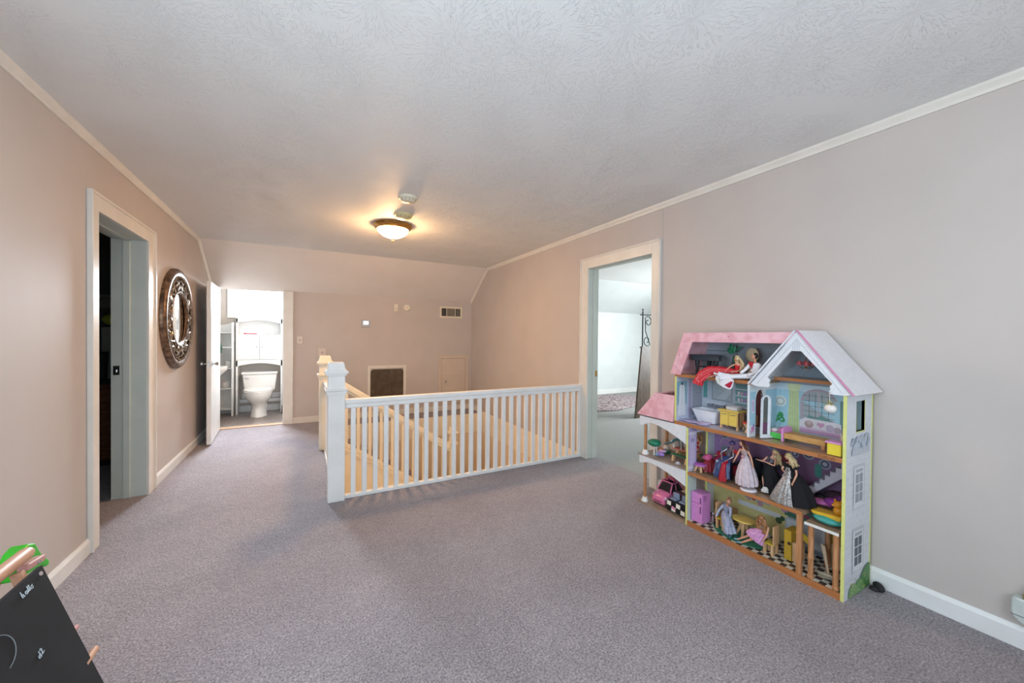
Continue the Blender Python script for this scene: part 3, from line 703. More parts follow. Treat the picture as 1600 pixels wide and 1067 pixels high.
tag(MB().add([(4.60, 4.32, 0), (4.98, 4.36, 0), (5.14, 4.44, 1.14), (4.85, 4.43, 1.14), (4.60, 4.35, 0), (4.98, 4.39, 0), (5.14, 4.47, 1.14), (4.85, 4.46, 1.14)],
             [(0, 1, 2, 3), (7, 6, 5, 4), (0, 4, 5, 1), (1, 5, 6, 2), (2, 6, 7, 3), (3, 7, 4, 0)]).build('leaning_board', noise_mat('dark_stained_board', '#5b4634', '#3b2d21', scale=8, rough=.5, stretch=(4, 4, 1))),
    'dark brown board leaning on the black iron trellis in the far bedroom', 'board')

# ------------------------------------------------------------------ dollhouse
XF, XK = 2.28, 2.572
M_pink = noise_mat('pink_starry_print', '#dfa3ad', '#ecbcc4', scale=18, rough=.45, lo=.4, hi=.6)
M_lime = P('#dbdd86', .45)
M_dwhite = P('#dfe2e6', .4)
M_dwood = noise_mat('printed_wood_edge', '#b7794a', '#a5683b', scale=30, rough=.45, stretch=(1, .25, 6))
M_dfloor = noise_mat('printed_plank_floor', '#b3977c', '#8f735a', scale=18, rough=.25, stretch=(6, 1, 1))
dh = thing('dollhouse', 'tall pink roofed wooden dollhouse with three open floors against the right wall', 'dollhouse', (2.42, 1.4, 0))
def decals(name, axis, val, sgn, items, off=.0007, parent=None, label=None):
    mats = []; m = MB()
    for k, (h, pts) in enumerate(items):
        mt = P(h, .5)
        if mt not in mats: mats.append(mt)
        m.mat(mats.index(mt)); a = val + sgn*(.0008+off*k)
        m.poly([{'x': (a, p[0], p[1]), 'y': (p[0], a, p[1]), 'z': (p[0], p[1], a)}[axis] for p in pts])
    o = m.build(name, mats, parent or dh)
    if label: o['label'] = label
    return o
def rect(a0, a1, b0, b1): return [(a0, b0), (a1, b0), (a1, b1), (a0, b1)]
def disc(a, b, r, n=14, r2=None): return [(a+r*math.cos(2*math.pi*k/n), b+(r2 or r)*math.sin(2*math.pi*k/n)) for k in range(n)]
# side panels
def side(name, y, z0, z1, x0=XF, x1=XK, lab=None, hole=None, edge=True):
    m = MB()
    if hole:
        a, b, c, d_ = hole
        m.box(x0, a, y-.006, y+.006, z0, z1).box(b, x1, y-.006, y+.006, z0, z1).box(a, b, y-.006, y+.006, z0, c).box(a, b, y-.006, y+.006, d_, z1)
    else: m.box(x0, x1, y-.006, y+.006, z0, z1)
    o = m.build(name, M_dwhite, dh)
    if lab: o['label'] = lab
    if edge: MB().box(x0-.0015, x0+.0005, y-.007, y+.007, z0, z1).build('front_edge', M_lime, o)
    return o
sp = side('side_panel', .829, 0, 1.02, hole=(2.385, 2.478, .812, .962), lab='white side panel with printed windows and a cut-out window')
m = MB()
m.box(2.380, 2.478, .8225, .835, .806, .812).box(2.478, 2.484, .8225, .835, .806, .967)
m.build('window_trim', M_lime, sp)
MB().box(XK-.010, XK+.001, .8215, .8365, 0, 1.0).build('rear_edge', M_lime, sp)
# printed outside of the right panel: siding lines, flower box, two windows, hedge
it = []
for k in range(22): it.append(('#cdd0d4', rect(XF+.01, XK-.012, .05+.034*k, .0515+.034*k)))
def pwin(x0, x1, z0, z1, dark):
    o = [('#c9ccd0', rect(x0-.022, x1+.022, z0-.03, z1+.045)), ('#e4e6e9', rect(x0-.014, x1+.014, z0-.014, z1+.032)), (dark, rect(x0, x1, z0, z1)), ('#aeb4bb', rect(x0, x1, z1+.008, z1+.024))]
    w = (x1-x0); h = z1-z0
    o.append(('#dfe1e4', rect(x0+w*.46, x0+w*.54, z0, z1)))
    for q in (.33, .66): o.append(('#dfe1e4', rect(x0, x1, z0+h*q-.002, z0+h*q+.003)))
    o.append(('#e4e6e9', rect(x0-.02, x1+.02, z0-.026, z0-.014)))
    return o
it += pwin(2.385, 2.465, .46, .60, '#9aa0a8') + pwin(2.385, 2.465, .145, .285, '#5d646c')
rr = random.Random(3)
for k in range(46):
    it.append((rr.choice(['#bcc5d2', '#a8b4c6', '#c8cfda', '#b0bdc4']), disc(2.33+rr.random()*.2, .735+rr.random()*.05, .010+.006*rr.random(), 7)))
it.append(('#c4cad2', rect(2.335, 2.53, .70, .73)))
for k, (xx, r_) in enumerate([(2.50, .075), (2.54, .10), (2.44, .055), (2.37, .05)]):
    it.append((['#5e9156', '#4f8549', '#79a86a', '#86ae72'][k], [(min(XK-.012, max(XF+.004, xx+r_*math.cos(R(a)))), .004+r_*1.2*math.sin(R(a))) for a in range(0, 181, 15)]))
for k in range(26): it.append((rr.choice(['#e3cf6c', '#f0eed8', '#a8c47c']), disc(2.31+rr.random()*.22, .015+rr.random()*.07, .0045, 6)))
decals('printed_facade', 'y', .823, -1, it, off=.00004, parent=sp)
sl = side('side_panel', 1.681, 0, .66, hole=None, x0=XF, x1=2.37)
sb = MB().box(2.49, XK, 1.675, 1.687, 0, .66).box(2.37, 2.49, 1.675, 1.687, .62, .66).box(2.37, 2.49, 1.675, 1.687, .30, .37)
o = sb.build('side_panel', M_dwhite, dh); MB().box(2.4885, 2.4905, 1.6735, 1.6885, .02, .62).build('front_edge', M_lime, o)
o['label'] = 'rear half of the lower side panel, beyond its doorway'
side('side_panel', 1.778, .69, 1.012, lab='upper side panel with a printed hanging robe')
decals('printed_wall', 'y', 1.772, -1, [('#c7cede', rect(XF, XK, .69, 1.0)), ('#8fb6c6', rect(2.283, 2.39, .80, .965)), ('#b3a9c4', rect(2.41, 2.44, .70, 1.0)),
    ('#a5a8b4', rect(2.45, 2.56, .72, .98)), ('#e9ebf0', [(2.31, .93), (2.335, .955), (2.365, .93), (2.372, .80), (2.38, .725), (2.295, .725), (2.305, .80)]),
    ('#d5d9e2', rect(2.334, 2.339, .73, .93)), ('#2e3138', rect(2.328, 2.344, .938, .955))] +
    [('#8e929f', rect(2.45, 2.56, .74+.022*k, .742+.022*k)) for k in range(11)], off=.00008)
decals('printed_wall', 'y', 1.675, -1, [('#bdaed6', rect(XF, 2.369, .37, .655)), ('#d4c9e6', rect(2.295, 2.355, .40, .61)), ('#e6e0f0', rect(2.285, 2.366, .375, .40)), ('#e6e0f0', rect(2.285, 2.366, .61, .63)),
    ('#b09fcc', rect(2.305, 2.345, .56, .585))] + [('#efe9f6', disc(2.325, .42+.018*k, .004, 6)) for k in range(8)] + [('#c9d6cb', rect(XF, 2.369, .035, .33))], off=.00006)
# back panels, room by room
bp = MB().box(XK-.004, XK+.002, .835, 1.675, 0, .66).box(XK-.004, XK+.002, .835, 1.772, .66, 1.0).prism([(1.80, 1.0), (1.70, 1.295), (1.04, 1.295), (1.033, 1.30), (.82, 1.02), (.835, 1.0)], 'x', XK-.004, XK+.002)
bp.build('back_panel', P('#9aa2ac', .6), dh)
XB = XK-.004
# attic print
decals('attic_print', 'x', XB, -1, [('#9aa3ab', rect(1.25, 1.78, 1.02, 1.29)), ('#96685a', [(1.25, 1.02), (1.36, 1.02), (1.30, 1.16), (1.22, 1.29), (1.12, 1.29), (1.25, 1.10)]), ('#596068', rect(1.52, 1.524, 1.1, 1.29)),
    ('#8b939c', rect(1.60, 1.78, 1.02, 1.08)), ('#515961', rect(1.50, 1.78, 1.18, 1.184))], off=.0001)
# bathroom print
it = [('#b5bfcb', rect(1.335, 1.772, .69, 1.0)), ('#c5cdd8', rect(1.60, 1.772, .70, .83)), ('#5f9c98', rect(1.735, 1.765, .84, .96)), ('#8f9aa2', rect(1.55, 1.70, .83, .985)), ('#a9b3b9', rect(1.558, 1.692, .838, .978)),
      ('#bac3c8', [(1.60, .84), (1.66, .84), (1.56, .96), (1.558, .90)]), ('#8c8f9e', rect(1.40, 1.735, .775, .80)), ('#d9dde4', rect(1.40, 1.74, .80, .812)), ('#c7c3d3', rect(1.405, 1.73, .70, .775))]
for k in range(4): it.append(('#9d98ae', rect(1.42+.08*k, 1.485+.08*k, .715, .765)))
it.append(('#7ba3a6', rect(1.43, 1.53, .82, .975)))
for k in range(3): it.append(('#e2e4ea', rect(1.43, 1.53, .835+.045*k, .840+.045*k)))
for k in range(8): it.append((['#c486ab', '#b07fc0', '#d6a4bd', '#e6d7dd'][k % 4], rect(1.44+.02*(k % 4), 1.453+.02*(k % 4), .845+.045*(k//4), .866+.045*(k//4))))
it += [('#6d2f2f', rect(1.335, 1.40, .70, 1.0)), ('#82807e', rect(1.34, 1.365, .70, 1.0))] + [('#dfe2e6', rect(1.338, 1.366, .79+.03*k, .794+.03*k)) for k in range(6)]
decals('bathroom_print', 'x', XB, -1, it, off=.00006)
# bedroom print with arched window, curtain, sofa
it = [('#a9cfdb', rect(.836, 1.30, .69, .96)), ('#c9dce5', rect(.836, 1.30, .96, 1.0)), ('#b9d6e0', rect(.836, 1.30, .70, .74)), ('#8ec0d2', rect(1.255, 1.258, .70, .96)),
      ('#b6a7b1', [(1.145, .80)]+[(1.055+.09*math.cos(R(a)), .905+.078*math.sin(R(a))) for a in range(0, 181, 15)][::-1][:0]+[(1.145, .905)]+arc(1.055, .905, .09, .078, 180, 0, 12)[1:]+[(.965, .80)]),
      ('#a8b4b8', [(1.132, .80), (1.132, .905)]+arc(1.055, .905, .077, .066, 180, 0, 12)[1:]+[(.978, .80)])]
for k in range(1, 5): it.append(('#55585e', rect(1.132-.031*k-.0012, 1.132-.031*k+.0012, .80, .955)))
for k in range(5): it.append(('#55585e', rect(.98, 1.13, .82+.03*k, .822+.03*k)))
it.append(('#c2b4bc', rect(1.052, 1.059, .80, .97)))
it.append(('#6f9a94', [(1.12, .80), (1.10, .83), (1.07, .815), (1.04, .835), (.99, .81), (.98, .80)]))
it += [('#c9d6a0', [(1.148, .70), (1.212, .70), (1.203, .98), (1.155, .98)])] + [('#b5c48a', rect(1.16+.012*k, 1.163+.012*k, .71, .96)) for k in range(4)] + [('#d5dfae', [(1.143, 1.0), (1.215, 1.0), (1.208, .965), (1.18, .955), (1.15, .965)])]
it += [('#b9c58d', [(.88, .70), (.915, .70), (.91, .99), (.885, .99)]), ('#6f8f8d', rect(.92, .955, .74, .93))]
it += [('#e6dfe4', [(1.148, .725), (1.148, .79), (1.12, .81), (.98, .806), (.95, .80), (.945, .725)]), ('#c99fc2', rect(.95, 1.147, .722, .752)), ('#dcc3d6', rect(.95, 1.147, .745, .756)), ('#b89b98', disc(1.10, .775, .022)), ('#cdb9b6', disc(1.10, .785, .012)),
       ('#c4b4c9', disc(1.0, .77, .02)), ('#d8a1c3', disc(1.052, .783, .010)), ('#d8a1c3', disc(1.034, .783, .010)), ('#d8a1c3', [(1.062, .781), (1.043, .762), (1.024, .781)]), ('#b8a6b4', disc(.965, .765, .018))]
it += [('#e3e4dc', disc(1.252, .888, .034)), ('#b9bfbc', disc(1.252, .888, .026)), ('#e3e4dc', disc(1.252, .888, .016))]
it += [('#3f9a58', disc(1.25+.024*math.cos(k*1.9)*(1-k/26), .762+.0028*k, .0075, 5)) for k in range(20)]
decals('bedroom_print', 'x', XB, -1, it, off=.00004)
decals('gable_print', 'x', XB, -1, [('#8e9aa4', [(1.22, 1.02), (1.034, 1.29), (.85, 1.02)]), ('#a9b2ba', [(1.15, 1.05), (1.145, 1.06), (1.06, 1.17), (1.065, 1.165)]), ('#b4bcc3', rect(1.02, 1.03, 1.05, 1.12))], off=.0001)
# second floor print
it = [('#7a5878', rect(.836, 1.674, .37, .655)), ('#9c7aa8', rect(1.50, 1.674, .37, .655)), ('#8d4f78', rect(1.44, 1.50, .37, .655)), ('#5d4a66', rect(.95, 1.40, .37, .43)), ('#6f8b8c', rect(1.55, 1.62, .43, .52)), ('#4d4f58', rect(1.20, 1.30, .46, .50)), ('#8a3b4b', rect(1.18, 1.26, .50, .56))]
for (a, b, r_) in [(1.60, .60, .028), (1.02, .565, .030), (1.10, .60, .032), (1.17, .585, .024), (1.30, .60, .026), (.93, .62, .022), (1.45, .52, .02)]:
    it += [('#8c93a0', disc(a, b, r_, 10)), ('#5a4b66', disc(a, b, r_*.7, 9)), ('#a9aeb6', disc(a, b, r_*.4, 8))]
it += [('#3f7f78', disc(1.05, .50+.02*k, .02, 6)) for k in range(3)]
decals('lounge_print', 'x', XB, -1, it, off=.00006)
# ground floor print: yellow wall, flowers, kitchen units
it = [('#c8bd80', rect(1.20, 1.674, .036, .34)), ('#b98f5e', rect(1.50, 1.674, .06, .12)), ('#9aa4a9', rect(1.30, 1.46, .22, .31)), ('#cdd2d3', rect(1.24, 1.50, .16, .19)), ('#78838a', rect(.836, 1.20, .036, .34)), ('#356a50', rect(.836, 1.22, .20, .215)), ('#4e6e68', rect(.836, 1.22, .215, .27)),
      ('#aab2b8', rect(1.0, 1.215, .06, .19)), ('#c3c8cc', rect(1.015, 1.10, .07, .18)), ('#c3c8cc', rect(1.12, 1.205, .07, .18)), ('#b9c0c5', rect(1.028, 1.088, .082, .168)), ('#b9c0c5', rect(1.132, 1.193, .082, .168))]
for (a, b, r_) in [(1.57, .28, .02), (1.52, .30, .016), (1.36, .21, .017), (1.27, .25, .019), (1.22, .23, .02), (1.43, .22, .013), (1.62, .30, .014), (1.60, .12, .013)]:
    it += [('#a982a8', disc(a, b, r_, 8)), ('#cfae6a', disc(a, b, r_*.4, 6))]
it += [('#a03c5a', disc(1.40, .23, .014, 7)), ('#a03c5a', disc(1.15, .235, .014, 7)), ('#8b3f55', rect(1.09, 1.13, .222, .24)), ('#43583a', disc(1.25, .15, .02, 7)), ('#35503a', disc(1.23, .17, .015, 7))]
decals('kitchen_print', 'x', XB, -1, it, off=.00006)
# floors
def board(name, y0, y1, z0, z1, top=M_dfloor, x0=XF, x1=XK-.005, lab=None):
    o = MB().box(x0, x1, y0, y1, z0, z1).build(name, top, dh)
    MB().box(x0-.003, x0+.001, y0, y1, z0, z1+.0008).build('front_edge', M_dwood, o)
    if lab: o['label'] = lab
    return o
board('floor_board', .836, 1.674, 0, .034, lab='bottom board with printed check tiles')
t0 = []
for i in range(28):
    for k in range(9):
        y0 = .84+.0298*i; x0_ = XF+.004+.0315*k
        t0.append(('#cfc8ba' if (i+k) % 2 else '#3a2f2c', rect(x0_, x0_+.0315, y0, y0+.0298)))
decals('check_tile_print', 'z', .034, 1, t0, off=0)
board('floor_board', 1.0, 1.674, .345, .364, lab='second floor board')
MB().box(2.42, XK-.005, .836, 1.0, .345, .364).build('floor_board', M_dfloor, dh)
board('floor_board', .836, 1.784, .668, .690, lab='third floor board')
decals('bathroom_floor_print', 'z', .690, 1, [('#b4b7bf', rect(XF+.001, XK-.01, 1.30, 1.77)), ('#c6c2d6', rect(XF+.01, 2.45, 1.45, 1.76))], off=.0002)
board('floor_board', 1.258, 1.784, 1.0, 1.019, lab='attic floor board')
board('floor_board', .862, 1.205, 1.030, 1.046, x0=2.40, lab='small loft board inside the gable')
# corner post under the second floor
MB().box(XF-.003, XF+.018, 1.002, 1.026, .034, .345).build('corner_post', M_woodz, dh, bevel=.002)
# landing on four round columns
ld = MB().box(XF, 2.53, .845, .990, .308, .322).build('landing_board', M_dfloor, dh); MB().box(XF-.002, XF+.001, .845, .990, .308, .322).build('front_edge', P('#e6e4de', .4), ld)
for (xx, yy) in ((2.300, .968), (2.300, .862), (2.50, .975), (2.50, .868)):
    MB().lathe([(.016, .034), (.016, .046), (.0125, .050), (.0125, .13), (.0145, .135), (.0145, .142), (.0125, .147), (.0125, .308)], (xx, yy, 0), 14).build('column', M_woodz, dh, smooth=True)
# divider with arched doorway
dv = MB().prism([(XF, .691), (2.345, .691), (2.345, .90)] + arc(2.395, .90, .05, .065, 180, 0, 10)[1:] + [(2.445, .691), (XK-.006, .691), (XK-.006, 1.0), (XF, 1.0)], 'y', 1.276, 1.288).build('divider', M_dwhite, dh)
dv['label'] = 'divider with an arched doorway between bathroom and bedroom'
decals('divider_print', 'y', 1.276, -1, [('#a8cfe0', rect(XF+.004, 2.344, .76, .955)), ('#d7e6ee', rect(XF+.004, 2.344, .955, .97)), ('#dcd6e6', rect(2.300, 2.330, .83, .91)), ('#c5b5d6', rect(2.306, 2.324, .84, .90)), ('#c87fb4', disc(2.315, .735, .018, 8)), ('#8d7fc4', disc(2.325, .755, .010, 7)), ('#dba6cc', disc(2.305, .722, .013, 7)),
    ('#a8cfe0', rect(2.446, XK-.008, .72, .96))], off=.0001)
# main roof
rf = MB().prism([(1.816, 1.018), (1.712, 1.304), (1.03, 1.304), (1.08, 1.243), (1.64, 1.243), (1.648, 1.240), (1.735, 1.014)], 'x', XF-.012, XF-.002).build('roof_front', M_pink, dh)
rf['label'] = 'pink starry roof front board'
for (y_, z_) in ((1.765, 1.07), (1.742, 1.15), (1.70, 1.245), (1.40, 1.28)):
    MB().tube([(XF-.013, y_, z_), (XF-.0115, y_, z_)], .0035, 8).build('screw', P('#8b5660', .4), rf)
MB().add([(XF-.002, 1.816, 1.018), (XF-.002, 1.712, 1.304), (XK, 1.712, 1.304), (XK, 1.816, 1.018), (XF-.002, 1.806, 1.018), (XF-.002, 1.704, 1.297), (XK, 1.704, 1.297), (XK, 1.806, 1.018)],
         [(0, 1, 2, 3), (7, 6, 5, 4), (0, 4, 5, 1), (1, 5, 6, 2), (2, 6, 7, 3), (3, 7, 4, 0)]).build('roof_slope', M_pink, dh)
MB().box(XF-.002, XK, 1.05, 1.712, 1.297, 1.304).build('roof_top', M_pink, dh)
# gable
gf = MB().prism([(1.263, 1.006), (1.033, 1.306), (.803, 1.003), (.83, .996), (.885, .998), (.889, 1.012), (.882, 1.022), (.888, 1.034), (.876, 1.048),
     (1.012, 1.204), (1.058, 1.204), (1.174, 1.052), (1.160, 1.038), (1.166, 1.022), (1.160, 1.010), (1.166, .998), (1.23, .996)], 'x', XF-.014, XF-.003).build('gable_front', M_dwhite, dh)
gf['label'] = 'white gable front with scrolled feet'
m = MB()
for k in range(5): m.box(XF-.0152, XF-.0138, 1.018+.008*k-.0006, 1.018+.008*k+.0006, 1.21, 1.265-.009*abs(k-2))
for a, b in (((1.228, 1.012), (1.033, 1.268)), ((.838, 1.009), (1.033, 1.268))):
    m.beam((XF-.0146, a[0], a[1]), (XF-.0146, b[0], b[1]), .0015, .001, (1, 0, 0))
m.build('groove_lines', P('#b4b8bd', .5), gf)
def roofpl(a, b, name, mt):
    n_ = Vector((0, b[1]-a[1], -(b[0]-a[0]))).normalized()*.008
    if n_.z < 0: n_ = -n_
    p = [Vector((x, q[0], q[1])) for x in (XF-.022, XK) for q in (a, b)]
    return MB().add([p[0], p[1], p[3], p[2], p[0]+n_, p[1]+n_, p[3]+n_, p[2]+n_], [(0, 1, 2, 3), (7, 6, 5, 4), (0, 4, 5, 1), (1, 5, 6, 2), (2, 6, 7, 3), (3, 7, 4, 0)]).build(name, mt, dh)
rp = roofpl((.790, .998), (1.033, 1.308), 'gable_roof', P('#e9e6e8', .4)); rp['label'] = 'white right slope of the gable roof'
MB().beam((XF-.023, .788, 1.0), (XF-.023, 1.030, 1.314), .010, .002, (1, 0, 0)).build('roof_edge', P('#cf8fae', .4), rp)
MB().beam((XF+.14, .786, 1.004), (XF+.14, .786, 1.005), .001, .001).build('screw', P('#cf8fae', .4), rp)
roofpl((1.272, 1.004), (1.036, 1.309), 'gable_roof', P('#dcdfe4', .4))
# wing on the left
def wing_fascia(z, zb0, zb1, zb2, name):
    pts = [(1.690, z), (2.096, z), (2.096, zb0), (2.070, zb0), (2.062, zb0+.008)]
    for k in range(0, 11):
        t = k/10; y = 2.055-(2.055-1.69)*t
        zz = zb1 - (zb1-zb2)*max(0, (t-.18)/.82)**1.6 if t > .18 else zb0+.008+(zb1-zb0-.008)*math.sin(t/.18*math.pi/2)
        pts.append((y, zz))
    return MB().prism(pts, 'x', XF-.003, XF+.008).build(name, M_dwhite, dh)
wing_fascia(.668, .598, .634, .545, 'arched_fascia'); wing_fascia(.366, .308, .332, .258, 'arched_fascia')
MB().box(XF+.008, XK, 1.69, 2.09, .655, .668).build('wing_ceiling', M_dwhite, dh)
MB().box(XF-.006, XK, 1.69, 2.106, .367, .380).build('wing_floor', noise_mat('printed_deck', '#a5968c', '#8a7a6e', scale=14, rough=.5, stretch=(5, 1, 1)), dh)
MB().box(XF-.006, XK, 1.69, 2.106, 0, .018).build('wing_floor', noise_mat('printed_deck2', '#a08d7c', '#84715f', scale=14, rough=.5, stretch=(5, 1, 1)), dh)
for (z0, z1) in ((.380, .605), (.018, .315)):
    for (xx, yy) in ((XF+.018, 2.055), (XK-.03, 2.06)):
        o = MB().tube([(xx, yy, z0), (xx, yy, z1)], .0115, 14).build('wing_column', M_woodz, dh, smooth=True)
        MB().lathe([(.001, 0), (.026, 0), (.026, .012), (.020, .020), (.017, .034), (.001, .034)], (xx, yy, z0), 16).build('column_base', P('#e9e7e2', .35), o, smooth=True)
wr = MB().add([(XF-.012, 2.115, .682), (XF-.012, 1.79, .680), (XF+.004, 1.79, .862), (XF+.004, 1.962, .862), (XF-.002, 2.115, .682), (XF-.002, 1.79, .680), (XF+.014, 1.79, .862), (XF+.014, 1.962, .862)],
         [(0, 1, 2, 3), (7, 6, 5, 4), (0, 4, 5, 1), (1, 5, 6, 2), (2, 6, 7, 3), (3, 7, 4, 0)]).build('wing_roof', M_pink, dh)
wr['label'] = 'pink front roof of the side wing'
for (y_, z_) in ((2.07, .705), (1.96, .842)): MB().tube([(XF-.013+(z_-.68)*.09, y_, z_), (XF-.009+(z_-.68)*.09, y_, z_)], .0035, 8).build('screw', P('#8b5660', .4), wr)
MB().add([(XF-.002, 2.115, .682), (XK, 2.115, .682), (XK, 1.962, .862), (XF+.010, 1.962, .862), (XF-.002, 2.105, .682), (XK, 2.105, .682), (XK, 1.955, .854), (XF+.010, 1.955, .854)],
         [(0, 1, 2, 3), (7, 6, 5, 4), (0, 4, 5, 1), (1, 5, 6, 2), (2, 6, 7, 3), (3, 7, 4, 0)]).build('wing_roof_slope', M_pink, dh)
# stairs inside
m = MB(); p = []
n = 9
for k in range(n):
    y = 1.075-.0235*k; z = .395+.0275*k
    p += [(y, z), (y, z+.0275)]
p += [(.845, .6425), (.845, .585), (.86, .585), (1.085, .365), (1.085, .395)]
m.prism(p, 'x', 2.47, 2.475).prism(p, 'x', 2.545, 2.55)
for k in range(n): m.box(2.475, 2.545, 1.075-.0235*(k+1), 1.075-.0235*k+.003, .395+.0275*(k+1)-.004, .395+.0275*(k+1))
m.build('inner_staircase', P('#b9b5c0', .5), dh)
# lettering burnt into the third floor edge
def text_mesh(s_, size, mt, parent, origin, right, upv, name='lettering', depth=.0005, shear=0):
    cu = bpy.data.curves.new('txt', 'FONT'); cu.body = s_; cu.size = size; cu.extrude = depth/2; cu.shear = shear
    ob = bpy.data.objects.new('txt', cu); COL.objects.link(ob); bpy.context.view_layer.update()
    me = bpy.data.meshes.new_from_object(ob.evaluated_get(bpy.context.evaluated_depsgraph_get()))
    bpy.data.objects.remove(ob); bpy.data.curves.remove(cu)
    right, upv, origin = Vector(right).normalized(), Vector(upv).normalized(), Vector(origin); nrm = right.cross(upv)
    for v in me.vertices: v.co = origin + right*v.co.x + upv*v.co.y + nrm*v.co.z - WL[parent.name]
    me.name = name; me.materials.clear(); me.materials.append(mt)
    o = bpy.data.objects.new(name, me); COL.objects.link(o); o.parent = parent; WL[o.name] = WL[parent.name]
    return o
text_mesh('KidKraft', .021, P('#6d4426', .6), dh, (XF-.0035, .935, .6725), (0, -1, 0), (0, 0, 1), 'maker_lettering')

# ------------------------------------------------------------------ dollhouse furniture
def legs(t, mt, pts, z0, z1, r=.007, name='leg'):
    for (x, y) in pts: MB().box(x-r, x+r, y-r, y+r, z0, z1).build(name, mt, t)
G3 = .6925
t = thing('toy_piano', 'dark grey toy grand piano on turned legs in the dollhouse attic', 'toy piano', (2.42, 1.62, 1.019))
dg = P('#3c434a', .4)
MB().prism([(2.36, 1.72), (2.36, 1.525), (2.40, 1.525), (2.45, 1.56), (2.50, 1.60), (2.515, 1.66), (2.50, 1.71), (2.47, 1.72)], 'z', 1.118, 1.148).build('case', dg, t, bevel=.003)
MB().prism([(2.352, 1.728), (2.352, 1.518), (2.40, 1.518), (2.455, 1.555), (2.505, 1.597), (2.522, 1.66), (2.505, 1.717), (2.47, 1.728)], 'z', 1.148, 1.156).build('lid', dg, t, bevel=.002)
for (x, y) in ((2.385, 1.69), (2.385, 1.552), (2.48, 1.665)):
    MB().lathe([(.007, 0), (.010, .006), (.008, .04), (.014, .075), (.016, .099)], (x, y, 1.0197), 10).build('leg', P('#23272c', .4), t, smooth=True)
MB().box(2.37, 2.40, 1.575, 1.665, 1.072, 1.080).build('stool_rail', P('#20242a', .4), t)
tag(MB().tube([(2.31, 1.572, 1.0195), (2.31, 1.570, 1.06)], .0065, 10).build('wooden_peg', M_pale, smooth=True), 'short pale wooden peg standing on the attic board edge by the red dress', 'peg')
t = thing('toy_plant', 'green leafy toy plant behind the blonde doll in the dollhouse attic', 'toy plant', (2.50, 1.50, 1.0195))
MB().tube([(2.50, 1.505, 1.0195), (2.50, 1.505, 1.07), (2.50, 1.506, 1.16)], [.016, .014, .004], 10).build('stem', P('#2f4a3a', .5), t, smooth=True)
gr = P('#1f7a55', .4)
for (dy, dz, rx, rz, a) in ((.012, .182, .014, .034, 12), (-.004, .176, .012, .030, -8), (-.034, .185, .007, .024, -48), (.024, .165, .012, .026, 30)):
    MB().ell((2.495, 1.505+dy, 1.019+dz), (.006, rx, rz), 10, 8, Matrix.Rotation(R(-a), 3, 'X')).build('leaf', gr, t, smooth=True)
t = thing('toy_chair', 'cream round-backed toy chair behind the dark haired doll', 'toy chair', (2.46, 1.36, 1.0195))
MB().ell((2.48, 1.375, 1.165), (.008, .040, .045), 18, 10).build('backrest', P('#cbb996', .6), t, smooth=True)
MB().box(2.42, 2.48, 1.335, 1.415, 1.075, 1.09).build('seat', P('#cbb996', .6), t, bevel=.003)
legs(t, P('#b9a582', .6), ((2.43, 1.345), (2.43, 1.405), (2.475, 1.345), (2.475, 1.405)), 1.0197, 1.075, .005)
tp = [(2.50, 1.325, 1.0195)] + [(2.50, 1.325+.03*math.sin(R(a))*1.0, 1.02+.19*a/90) for a in range(15, 91, 15)]
tag(MB().tube(tp, .004, 6).build('curved_rod', P('#3a2c28', .5), smooth=True), 'thin dark bent rod standing behind the dark haired doll in the attic', 'rod')

t = thing('toy_bathtub', 'white toy bathtub with sloped ends on the dollhouse bathroom floor', 'toy bathtub', (2.42, 1.63, G3))
def rrect(cy, hy, x0, x1, z, n=6, r=.35):
    out = []; hx = (x1-x0)/2; cx_ = (x0+x1)/2
    for q, (sx, sy) in enumerate(((1, 1), (-1, 1), (-1, -1), (1, -1))):
        rad = min(hx, hy)*r
        for k in range(n): a = R(90*q+90*k/(n-1)); out.append((cx_+sx*(hx-rad)+rad*math.cos(a), cy+sy*(hy-rad)+rad*math.sin(a), z))
    return out
MB().ring([rrect(1.625, .062, 2.385, 2.475, G3+.004), rrect(1.628, .078, 2.375, 2.485, G3+.045), rrect(1.632, .093, 2.368, 2.492, G3+.088), rrect(1.632, .090, 2.374, 2.486, G3+.088), rrect(1.628, .070, 2.385, 2.475, G3+.04), rrect(1.626, .05, 2.395, 2.465, G3+.015)]).build('tub', P('#e2e3ea', .25), t, smooth=True)
MB().tube([(2.478, 1.62, G3+.085), (2.478, 1.62, G3+.12), (2.468, 1.62, G3+.128), (2.455, 1.62, G3+.118)], .003, 6).build('tap', M_chrome, t, smooth=True)
m = MB(); n1, n2 = 12, 7; vs = []
for i in range(n1+1):
    for k in range(n2+1):
        vs.append((2.295+.062*k/n2+.012*math.sin(i*1.1), 1.760-.200*i/n1+.006*math.sin(k), G3+.0062+.004*abs(math.sin(i*1.3+k*.9))+(.008 if i > 7 and k > 3 else 0)))
m.add(vs, [(i*(n2+1)+k, i*(n2+1)+k+1, (i+1)*(n2+1)+k+1, (i+1)*(n2+1)+k) for i in range(n1) for k in range(n2)])
o = m.build('doll_cloth', P('#c3b5da', .9), smooth=True); md = o.modifiers.new('solid', 'SOLIDIFY'); md.thickness = .003
tag(o, 'crumpled lilac cloth lying on the dollhouse bathroom floor before the tub', 'cloth')
t = thing('toy_cabinet', 'yellow two-door toy cabinet beside the white toy bathtub', 'toy cabinet', (2.42, 1.45, G3))
ye = P('#e0c25e', .45)
MB().box(2.36, 2.44, 1.388, 1.505, G3+.022, G3+.112).build('body', M_pale, t, bevel=.002)
